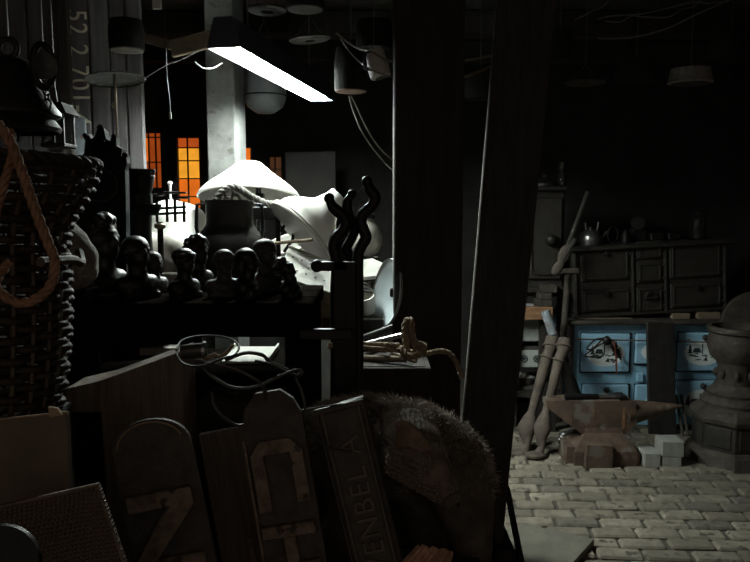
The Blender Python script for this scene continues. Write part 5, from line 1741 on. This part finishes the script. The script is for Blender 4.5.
# feet
for (pa, pb, y_t, y_b, yy) in ((566, 580, 447, 463, 0.10), (586, 613, 445, 469, 0.17), (620, 640, 452, 466, 0.11)):
    xa_, xb_ = ap(pa, 455, AY - yy)[0], ap(pb, 455, AY - yy)[0]
    zt_ = P(600, y_t, AY - yy).z
    MB().prism([(xa_, 0), (xb_, 0), (xb_, zt_ * 0.95), (xa_ + 0.006, zt_)], AY - yy, AY + 0.08).build('foot', M_rust, av)
bxm = ap(603, 455)[0]
fl = [(0.18, 0.12, 0.0), (0.18, 0.12, 0.085), (0.15, 0.10, 0.13), (0.11, 0.066, 0.18), (0.095, 0.052, 0.25)]
bb = MB()
vs_ = [Vector((bxm + sx * a, AY - 0.01 + sy * b, z)) for a, b, z in fl for sx, sy in ((-1, -1), (1, -1), (1, 1), (-1, 1))]
fs_2 = [(3, 2, 1, 0), tuple(4 * (len(fl) - 1) + k for k in range(4))] + [(4 * i + k, 4 * i + (k + 1) % 4, 4 * i + 4 + (k + 1) % 4, 4 * i + 4 + k) for i in range(len(fl) - 1) for k in range(4)]
bb.add(vs_, fs_2)
bb.build('base_block', M_rust, av)
zt3 = ap(600, 401.5)[1]
MB().box((ap(603, 400)[0], AY, zt3 - 0.004), (0.36, 0.135, 0.016), bev=0.003).build('face_plate', M_rust, av)
M_or = mat('orange_rust', (0.26, 0.125, 0.05), (0.10, 0.055, 0.03), 20, 0.9, bump=0.2)
MB().box((ap(624, 415)[0], AY - 0.0705, ap(624, 419)[1]), (0.014, 0.004, 0.12)).build('rust_streak', M_or, av)
MB().box((ap(594, 415)[0], AY - 0.0705, ap(594, 412)[1]), (0.008, 0.004, 0.07)).build('rust_streak', M_or, av)
# hammer on anvil
hz = zt3 + 0.006
hm_ = thing('hammer', 'dark hammer with a steel head lying on the anvil face', 'hammer', Vector((ap(600, 400)[0], AY - 0.03, hz)))
MB().tube([Vector((ap(566, 400)[0], AY - 0.045, hz + 0.018)), Vector((ap(600, 400)[0], AY - 0.035, hz + 0.015))], [0.019, 0.015], 12).build('handle', M_iron, hm_, smooth=True)
MB().tube([Vector((ap(600, 400)[0], AY - 0.035, hz + 0.015)), Vector((ap(620, 400)[0], AY - 0.028, hz + 0.012))], [0.011, 0.011], 10).build('shank', M_steel, hm_, smooth=True)
MB().box(Vector((ap(623, 400)[0], AY - 0.025, hz + 0.014)), (0.05, 0.09, 0.028), bev=0.006).build('head', M_iron, hm_)
# cement blocks
for (pa, pb, pyb, w, hgt, zz, lab) in ((644.5, 661, 468, 0, 0.085, 0, 'single grey cement block standing beside the anvil foot'), (662.5, 682, 468, 0, 0.062, 0, 'lower of two stacked grey cement blocks'), (661.5, 684, 468, 0, 0.092, 0.063, 'upper of two stacked grey cement blocks')):
    q = G((pa + pb) / 2, pyb, 0)
    ww = (pb - pa) * q.y / F
    o = MB().box((q.x, q.y + 0.065, zz + hgt / 2), (ww, 0.13, hgt), Matrix.Identity(4), bev=0.004).build('cement_block', M_cement)
    tag(o, lab, 'block')
    o.rotation_euler = (0, 0, R(-2))
# litter near the anvil: a silvery scrap
sc = MB()
q = P(570, 440, 4.42)
for k in range(6):
    sc.ball(Vector((q.x + jit(0.06), 4.42 + jit(0.03), 0.03 + k * 0.008)), (0.05, 0.03, 0.02), 10)
tag(fuse(sc, 0.008, M_steel, 'foil_scrap', None, 1), 'crumpled silvery scrap on the floor behind the anvil heel', 'scrap')

# ------------------------------------------------------------------ urn stove
UY = 4.16
ux = P(731, 460, UY).x
us = thing('urn_stove', 'cast-iron parlour stove with an octagonal body and an urn on top', 'stove', (ux, UY, 0))
mU = UY / F
def oct_prof(r): return r
def uz(py): return P(731, py, UY).z
def octa(prof, name, rot=22.5, m=M_cast):
    mb = MB().lathe(prof, 8, Matrix.Rotation(R(rot), 4, 'Z'))
    return mb.build(name, m, us, world=False)
octa([(0, 0.0), (0.285, 0.0), (0.285, uz(463)), (0.275, uz(459)), (0.255, uz(447)), (0.24, uz(443)), (0, uz(443))], 'base')
octa([(0, uz(443)), (0.222, uz(443)), (0.222, uz(417)), (0.226, uz(415)), (0, uz(415))], 'fire_box', m=M_stoveblack)
octa([(0, uz(417)), (0.24, uz(417)), (0.245, uz(413)), (0.235, uz(407)), (0.19, uz(403)), (0, uz(403))], 'cornice')
MB().lathe([(0, uz(404)), (0.18, uz(404)), (0.185, uz(400)), (0.17, uz(396)), (0.15, uz(394)), (0.155, uz(391)), (0.125, uz(387)), (0.11, uz(383)), (0, uz(383))], 36).build('shoulder', M_cast, us, world=False, smooth=True, angle=30)
MB().lathe([(0, uz(384)), (0.105, uz(384)), (0.10, uz(366)), (0.108, uz(362)), (0, uz(362))], 32).build('neck', M_cast, us, world=False, smooth=True, angle=30)
MB().lathe([(0, uz(363)), (0.10, uz(363)), (0.145, uz(356)), (0.162, uz(346)), (0.160, uz(338)), (0.150, uz(333)), (0.168, uz(331)), (0.172, uz(328)), (0.165, uz(326)), (0.14, uz(326)), (0.14, uz(335)), (0, uz(345))], 40).build('urn', M_cast, us, world=False, smooth=True, angle=40)
for k in range(8):
    a = R(45 * k)
    mb = MB().box((0.214 * math.cos(a), 0.214 * math.sin(a), (uz(443) + uz(417)) / 2), (0.012, 0.11, uz(419) - uz(441)), None)
for k in range(8):
    a = 22.5 + 45 * k
    Mx = Matrix.Rotation(R(45 * k - 90), 4, 'Z')
    MB().box((0.2065, 0, (uz(443) + uz(417)) / 2), (0.010, 0.125, (uz(419) - uz(441)) * 0.85), Mx, bev=0.003).build('panel', M_stoveblack, us, world=False)
    MB().ball(Matrix.Rotation(R(22.5 + 45 * k), 3, 'Z') @ Vector((0.105, 0, uz(373))), (0.018, 0.018, 0.028), 10).build('neck_boss', M_cast, us, world=False, smooth=True)
MB().lathe([(0, 0.03), (0.012, 0.026), (0.012, 0.012), (0.005, 0.0)], 12, axisM((0, -0.212, uz(428)), (0, -1, 0))).build('door_knob', M_brass, us, world=False, smooth=True)
MB().tube([Vector((0.0, -0.225, uz(428))), Vector((0.06, -0.225, uz(434)))], 0.007, 8).build('latch', M_iron, us, world=False)
# grindstone disc behind
c = P(757, 326, 4.60)
gs = thing('grindstone', 'large dull grey grindstone wheel leaning behind the urn stove', 'grindstone', Vector((c.x, 4.60, 0)))
MB().lathe([(0, -0.025), (0.22, -0.025), (0.225, -0.02), (0.225, 0.02), (0.22, 0.025), (0, 0.025)], 48, axisM(c, (-0.15, -1, 0.1))).build('wheel', M_cast, gs, smooth=True, angle=40)
MB().box((c.x + 0.02, 4.65, c.z / 2), (0.08, 0.05, c.z), bev=0.004).build('frame_post', M_timber, gs)
MB().tube([c + Vector((0, -0.05, 0)), c + Vector((0, 0.08, 0))], 0.02, 10).build('axle', M_iron, gs)

# ================================================================== FLOOR BITS
q = [G(520, 530, 0.0), G(594, 546, 0.0), G(560, 585, 0.0), G(470, 566, 0.0)]
mb = MB()
mb.add([p + Vector((0, 0, 0.008)) for p in q] + [p + Vector((0, 0, 0.034)) for p in q], [(3, 2, 1, 0), (4, 5, 6, 7)] + [(i, (i + 1) % 4, 4 + (i + 1) % 4, 4 + i) for i in range(4)])
tag(mb.build('floor_slab', M_slab), 'pale flat slab lying on the bricks at the foot of the leaning brace', 'slab')
lg = MB()
a, b = P(425, 553, 2.45), P(480, 543, 2.58)
mbk = MB().tube([a, b], [0.085, 0.095], 16)
o = tag(mbk.build('timber_log', M_sooty, smooth=True, angle=50), 'dark log end lying at the foot of the leaning brace', 'log')
bx = (a + b) / 2
tag(MB().box((bx.x, bx.y, (bx.z - 0.11) / 2), (0.26, 0.2, bx.z - 0.11)).build('stone_plinth', M_wall), 'dark plinth stone under the log by the leaning brace', 'stone')
st2 = MB()
st2.prism([(BRACE_FOOT.x - 0.17, 0), (BRACE_FOOT.x + 0.15, 0), (BRACE_FOOT.x + 0.13, BRACE_FOOT.z - 0.02), (BRACE_FOOT.x - 0.02, BRACE_FOOT.z - 0.012), (BRACE_FOOT.x - 0.15, BRACE_FOOT.z - 0.035)], 2.72, 3.0)
tag(st2.build('footing_stone', M_wall), 'rough dark footing stone carrying the leaning brace', 'stone')
# curved root-like cable by the base of brace
cable([(497, 470, 2.95), (507, 490, 2.92), (512, 515, 2.9), (518, 545, 2.85), (524, 575, 2.8)], 0.014, 'thick black hose hanging down beside the leaning brace', m=M_iron, name='rubber_hose')
# bundle of reddish laths in the front
lb = thing('lath_bundle', 'bundle of reddish wooden laths lying in front of the stuffed boar', 'laths', P(425, 560, 1.45))
for i in range(7):
    a = P(396 + i * 8.0, 574 - i * 1.0 - (i % 2) * 1.5, 1.35)
    bq = P(421 + i * 4.8, 547 - (i % 2) * 1.5 + i * 0.9, 1.39)
    dd = (bq - a).normalized()
    st_ = a - dd * 0.06
    Mx = axisM((st_ + bq) / 2, dd)
    MB().box((0, 0, 0), (0.0155, 0.012, (bq - st_).length), Mx, bev=0.002).build('lath', M_redwood, lb)
tag(MB().box((0.14, 1.46, 0.365), (0.18, 0.11, 0.73), bev=0.004).build('lath_box', M_timber), 'dark upright box on which the reddish laths rest', 'box')

# ================================================================== HANGING THINGS
HK = mat('hook_wire', (0.08, 0.075, 0.07), None, 20, 0.6, bump=0)
def hang(o, top, z_to=ZC - 0.0):
    MB().tube([Vector(top), Vector((top[0], top[1], z_to))], 0.003, 6).build('hook', HK, o)
def hpot(px, py, Y, r, h, label, m=M_soot, mb_=M_iron_grey, name='hanging_pot', cat='pot', tilt=0.0):
    c = P(px, py, Y)
    t = thing(name, label, cat, c, None)
    MB().lathe([(r * 0.92, 0.0), (r, 0.008), (r * 1.02, h * 0.6), (r * 0.9, h * 0.92), (r * 0.3, h), (0, h)], 32, caps=False).build('pot_body', m, t, world=False, smooth=True, angle=50)
    MB().lathe([(0, 0.002), (r * 0.92, 0.0), (r * 0.97, 0.004), (r * 0.94, 0.012), (0, 0.010)], 32).build('pot_bottom', mb_, t, world=False, smooth=True, angle=50)
    hang(t, c + Vector((0, 0, h)))
    return t
hpot(127, 51, 2.75, 0.064, 0.12, 'dark pot hanging bottom-down in front of the stencilled planks', mb_=M_cast)
def disc(px, py, Y, r, label, m=M_cast, hole=0.25, name='tin_plate', cat='tin plate', ax=(0, 0, 1)):
    c = P(px, py, Y)
    t = thing(name, label, cat, c)
    Mx = axisM((0, 0, 0), ax)
    MB().lathe([(r * hole, 0.0), (r * 0.9, 0.0), (r, 0.006), (r * 0.98, 0.012), (r * hole, 0.012), (r * hole, 0.0)], 36, Mx, caps=False).build('lid_body', m, t, world=False, smooth=True, angle=40)
    MB().tube([Vector((-r * 0.7, 0, 0.01)), Vector((0, 0, 0.10)), Vector((r * 0.7, 0, 0.01))], 0.003, 6).build('bail', HK, t, world=False)
    hang(t, c + Vector((0, 0, 0.10)))
    return t
disc(267, 12, 2.95, 0.078, 'ring-shaped baking tin hanging above the lamp hood', M_iron_grey, hole=0.35, name='baking_ring', cat='baking tin')
disc(310, 41, 3.05, 0.086, 'flat tin lid hanging just above the end of the lamp', M_iron_grey, ax=(-0.10, -0.05, 1))
hpot(351, 92, 2.7, 0.060, 0.17, 'dark ribbed bucket with a reddish bottom hanging beside the end of the lamp', mb_=mat('reddish_bottom', (0.10, 0.05, 0.032), None, 20, 0.7), name='hanging_bucket', cat='bucket')
hpot(374, 49, 2.5, 0.060, 0.10, 'black pot hanging above the pale enamel jug', mb_=M_soot)
jg = thing('hanging_jug', 'pale enamel jug hanging upside down beside the dark post', 'jug', P(381, 78, 2.42))
MB().lathe([(0.020, 0.0), (0.034, 0.004), (0.036, 0.04), (0.030, 0.09), (0.0, 0.095), (0.0, 0.09), (0.027, 0.086), (0.032, 0.04), (0.03, 0.008)], 28, axisM((0, 0, 0), (-0.25, 0.1, 1)), caps=False).build('jug_body', M_enamel_d, jg, world=False, smooth=True, angle=50)
MB().tube(cr_curve([Vector((-0.03, -0.02, 0.02)), Vector((-0.055, -0.03, 0.03)), Vector((-0.05, -0.03, 0.07)), Vector((-0.035, -0.02, 0.08))], 5), 0.004, 6).build('handle', M_iron, jg, world=False, smooth=True)
MB().tube([Vector((-0.024, 0.01, 0.09)), Vector((-0.024, 0.01, ZC - jg.location.z))], 0.0015, 5).build('cord', HK, jg, world=False)
# glass bowl shade behind the lamp
c = P(265, 96, 4.15)
gbw = thing('glass_bowl_shade', 'grey glass bowl shade hanging behind the lamp beside the whitewashed post', 'lampshade', c)
MB().lathe([(0, -0.10), (0.05, -0.095), (0.10, -0.06), (0.118, -0.02), (0.12, 0.01), (0.11, 0.16), (0.106, 0.16), (0.114, 0.01), (0.095, -0.05), (0.05, -0.088), (0, -0.094)], 36).build('bowl', mat('smoked_glass', (0.22, 0.23, 0.24), (0.16, 0.17, 0.18), 6, 0.35, bump=0.05), gbw, world=False, smooth=True, angle=50)
MB().ring((0, 0, 0.0), 0.12, 0.004, (0, 0, 1), 36, 6).build('band', M_iron_grey, gbw, world=False, smooth=True)
for s in (-1, 1):
    MB().tube([Vector((s * 0.10, 0, 0.15)), Vector((0, 0, 0.42)), Vector((0, 0, ZC - c.z))], 0.003, 6).build('chain', HK, gbw, world=False)
# fluted shade on a rod
c = P(115, 80, 2.35)
fs_ = thing('fluted_shade', 'fluted metal shade on a thin rod in front of the planks', 'lampshade', Vector((c.x, 2.35, TA)))
n = 72
MB().lathe([(0.092, 0.0), (0.093, 0.002), (0.07, 0.010), (0.03, 0.018), (0.0, 0.020), (0.0, 0.017), (0.03, 0.015), (0.07, 0.007)], n, axisM(c, (-0.08, 0.10, 1)), mod=lambda a, i: 1 + 0.03 * math.cos(18 * a), caps=False).build('shade', M_iron_grey, fs_, smooth=True, angle=20)
MB().tube([Vector((c.x, 2.35, 1.285)), c + Vector((0, 0, 0.03))], 0.0045, 8).build('rod', M_brass, fs_, smooth=True)
MB().ball(P(113, 105, 2.35), (0.008, 0.008, 0.010), 10).build('rod_joint', M_brass, fs_, smooth=True)
MB().lathe([(0, 0), (0.05, 0), (0.05, 0.01), (0.012, 0.03), (0.01, 0.07), (0, 0.07)], 20, Matrix.Translation((c.x, 2.35, TA))).build('foot', M_iron, fs_, smooth=True)
tag(MB().box((c.x + 0.0, 2.35, (TA - 0.005) / 2), (0.13, 0.13, TA - 0.005), bev=0.005).build('timber_stump', M_timber), 'square dark stump under the rod of the fluted shade', 'timber')
# enamel sign below the number
a, b = P(68, 118, YP), P(88, 156, YP)
sg = thing('enamel_plate', 'small flaked blue-grey enamel plate on the planks below the stencilled number', 'plate', ((a.x + b.x) / 2, YP - 0.008, b.z))
MB().box(((a.x + b.x) / 2, YP - 0.008, (a.z + b.z) / 2), (b.x - a.x, 0.008, a.z - b.z), bev=0.002).build('plate_body', M_bluegrey, sg)
# bell on a chain at the left
by = 1.62
c = P(12, 132, by)
bl = thing('iron_bell', 'big dark iron bell hanging from the ceiling above the wicker basket', 'bell', c)
mm = by / F
prof = [(44, 0), (46, 4), (40, 12), (46, 16), (46, 19), (38, 30), (31, 42), (27, 56), (22, 66), (10, 72), (0, 73), (0, 70), (20, 62), (24, 52), (30, 36), (36, 24), (40, 4)]
MB().lathe([(r_ * mm, z * mm) for r_, z in prof], 40, caps=False).build('bell_body', M_iron_grey, bl, world=False, smooth=True, angle=40)
MB().ring((0, 0, 80 * mm), 9 * mm, 3 * mm, (0, 1, 0), 20, 8).build('crown_loop', M_iron_grey, bl, world=False, smooth=True)
MB().tube([Vector((0, 0, 88 * mm)), Vector((0, 0, ZC - c.z))], 0.004, 6).build('chain', HK, bl, world=False)
MB().ball((0.0, 0, -0.004), (0.018, 0.018, 0.022), 12).build('clapper', M_iron, bl, world=False, smooth=True)
# oval pulley
c = P(43, 66, 1.48)
pu = thing('pulley_block', 'shiny oval pulley block hanging on a chain beside the iron bell', 'pulley', c - Vector((0, 0, 0.05)))
MB().ring(c, 0.034, 0.007, (0.75, -0.65, 0), 28, 8, sx=0.6, sy=1.25).build('strap', M_iron, pu, smooth=True)
MB().lathe([(0, -0.008), (0.026, -0.009), (0.023, 0), (0.026, 0.009), (0, 0.008)], 28, axisM(c, (0.75, -0.65, 0))).build('sheave', M_steel, pu, smooth=True)
MB().tube([c + Vector((0, 0, 0.045)), Vector((c.x, c.y, ZC))], 0.003, 6).build('chain', HK, pu)
for k in range(3):
    q = P(47, 90 + k * 7, 1.48)
    MB().ring(q, 0.008, 0.0022, (1, 0, 0) if k % 2 else (0, 1, 0), 16, 6, sy=1.3).build('chain_link', M_iron_grey, pu, smooth=True)
# hanging lantern
lY = 1.80
c = P(59, 148, lY)
ml = lY / F
ln_ = thing('hand_lantern', 'square glazed lantern with a grey tin roof hanging beside the iron bell', 'lantern', c)
MB().add([Vector(p) for p in [(-14 * ml, -0.045, 32 * ml), (16 * ml, -0.045, 32 * ml), (16 * ml, 0.045, 32 * ml), (-14 * ml, 0.045, 32 * ml), (-10 * ml, -0.03, 43 * ml), (9 * ml, -0.03, 43 * ml), (9 * ml, 0.03, 43 * ml), (-10 * ml, 0.03, 43 * ml)]],
         [(0, 3, 2, 1), (4, 5, 6, 7), (0, 1, 5, 4), (1, 2, 6, 5), (2, 3, 7, 6), (3, 0, 4, 7)]).build('roof', M_cast, ln_, world=False)
MB().box((0.0, 0, 2 * ml), (24 * ml, 0.075, 4 * ml), bev=0.003).build('lantern_base', M_iron_grey, ln_, world=False)
for sx in (-1, 1):
    for sy in (-1, 1):
        MB().box((sx * 10 * ml, sy * 0.03, 18 * ml), (0.006, 0.006, 29 * ml)).build('corner_bar', M_iron_grey, ln_, world=False)
for sy in (-1, 1):
    MB().box((0, sy * 0.030, 18 * ml), (18 * ml, 0.002, 28 * ml)).build('pane', M_glass, ln_, world=False)
    MB().box((sy * 10 * ml, 0, 18 * ml), (0.002, 0.055, 28 * ml)).build('pane', M_glass, ln_, world=False)
MB().tube([Vector((0, 0, 43 * ml)), Vector((-2 * ml, 0, 60 * ml)), Vector((-4 * ml, 0, ZC - c.z))], 0.003, 6).build('hanger', HK, ln_, world=False)
# pale timber braces under the ceiling
def strut(a, b, w_, h_, label, m=M_palewood, name='roof_batten'):
    d_ = (b - a)
    Mx = axisM((a + b) / 2, d_, (0, 0, 1))
    tag(MB().box((0, 0, 0), (w_, h_, d_.length), Mx, bev=0.003).build(name, m), label, 'batten')
strut(P(128, 33, 3.3), P(178, 47, 3.05), 0.02, 0.04, 'pale batten running from the planks towards the lamp hood', M_palewood)
strut(P(172, 49, 3.06), P(215, 38, 2.98), 0.02, 0.07, 'short pale batten nailed to the longer one behind the lamp hood', M_palewood)
tag(MB().box(P(157, 4, 2.9), (0.035, 0.01, 0.04), bev=0.003).build('paper_tag', M_enamel_d), 'small white tag stuck under the ceiling above the battens', 'tag')
for o in [bpy.data.objects['paper_tag']]:
    q = P(157, 4, 2.9)
    MB().tube([q, Vector((q.x, q.y, ZC))], 0.0015, 5).build('string', HK, o)
# thin wires and cords
def wire(pts, r, label, m=M_wire, name='hanging_wire'):
    q = [P(*p) for p in pts]
    return tag(MB().tube(cr_curve(q, 8), r, 6).build(name, m, smooth=True), label, 'wire')
wire([(349, 96, 2.7), (353, 110, 2.75), (360, 128, 2.8), (371, 146, 2.85), (384, 162, 2.9), (392, 170, 2.9)], 0.0032, 'double wire hanging from the ribbed bucket, outer strand')
wire([(351, 96, 2.7), (357, 108, 2.75), (366, 127, 2.8), (378, 146, 2.85), (392, 160, 2.9)], 0.0032, 'double wire hanging from the ribbed bucket, inner strand')
wire([(337, 33, 2.6), (348, 42, 2.5), (358, 48, 2.45), (372, 52, 2.4), (382, 58, 2.39), (392, 62, 2.4)], 0.0032, 'pale wire strung from the hanging bucket to the enamel jug')
wire([(340, 38, 2.6), (350, 52, 2.5), (362, 64, 2.42), (376, 72, 2.38), (392, 77, 2.4)], 0.0025, 'thinner wire sagging below the pale wire to the enamel jug')
wire([(598, 38, 3.4), (615, 38.5, 3.4), (640, 36, 3.4), (668, 28, 3.4), (695, 15, 3.4), (728, 0, 3.4), (750, -14, 3.4), (790, -70, 3.4)], 0.0042, 'long pale wire sagging under the right-hand ceiling')
wire([(598, 19, 3.5), (612, 16, 3.5), (640, 14, 3.5), (668, 8, 3.5), (695, 2, 3.5), (712, 3, 3.5), (740, -6, 3.5), (790, -60, 3.5)], 0.0035, 'straight pale wire above the long sagging wire')
wire([(605, 21, 3.45), (620, 22, 3.45), (632, 16, 3.45), (645, 17, 3.45), (668, 17, 3.45), (682, 9, 3.45), (700, 0, 3.45), (730, -60, 3.45)], 0.0032, 'looped thin wire tied to the straight pale wire')
wire([(575, 20, 3.3), (590, 12, 3.3), (612, -4, 3.3), (650, -80, 3.3)], 0.0035, 'short pale wire next to the leaning brace')
wire([(454, 62, 2.66), (475, 59, 2.66), (496, 55, 2.66)], 0.005, 'pale stick bridging the dark post and the leaning brace', M_palewood, 'thin_stick')
wire([(454, 80, 2.66), (475, 73, 2.66), (496, 64, 2.66)], 0.006, 'lower pale stick between the dark post and the leaning brace', M_palewood, 'thin_stick')
wire([(167, 80, 2.5), (169, 95, 2.5), (170, 108, 2.5), (170, 117, 2.5)], 0.0018, 'lamp pull cord dangling in front of the windows', M_wire, 'pull_cord')
MB().tube([P(170, 112, 2.5), P(170.5, 119, 2.5)], 0.005, 8).build('pull_knob', M_enamel_d, bpy.data.objects['pull_cord'])
MB().tube([P(167, 80, 2.5), Vector((P(167, 80, 2.5).x, 2.5, ZC))], 0.0012, 5).build('cord_top', HK, bpy.data.objects['pull_cord'])
wire([(145, 78, 2.5), (165, 66, 2.55), (185, 58, 2.6), (205, 47, 2.65)], 0.002, 'slack cord from the fluted shade to the lamp hood', HK)
# pots under the ceiling on the right
disc(585, 84, 3.9, 0.105, 'flat lid with a slot hanging right of the leaning brace', M_cast, hole=0.2)
hpot(636, 82, 3.9, 0.110, 0.13, 'black pot hanging in the middle of the dim right-hand ceiling', mb_=M_soot)
bxh = thing('hanging_tin', 'pale-faced tin hanging near the right-hand wall above the black stove', 'tin', P(690, 84, 3.8))
MB().lathe([(0.10, 0), (0.112, 0.006), (0.108, 0.01), (0.10, 0.075), (0, 0.08)], 28, caps=False).build('tin_body', M_sack, bxh, world=False, smooth=True, angle=40)
MB().lathe([(0, 0.002), (0.10, 0.0), (0.10, 0.008), (0, 0.008)], 28).build('tin_bottom', M_cast, bxh, world=False, smooth=True)
MB().tube([Vector((0, 0, 0.075)), Vector((0, 0, ZC - bxh.location.z))], 0.003, 6).build('hook', HK, bxh, world=False)
hpot(305, 10, 2.7, 0.07, 0.12, 'sooty pot hanging above the flat tin lid', mb_=M_soot)
hpot(480, 100, 3.6, 0.075, 0.12, 'sooty pot hanging in the gap between dark post and leaning brace', mb_=M_soot)
hpot(730, 60, 3.6, 0.10, 0.14, 'sooty pot hanging closest to the right-hand wall', mb_=M_soot)
hpot(560, 60, 3.7, 0.06, 0.16, 'narrow sooty pot hanging beside the leaning brace', mb_=M_soot)
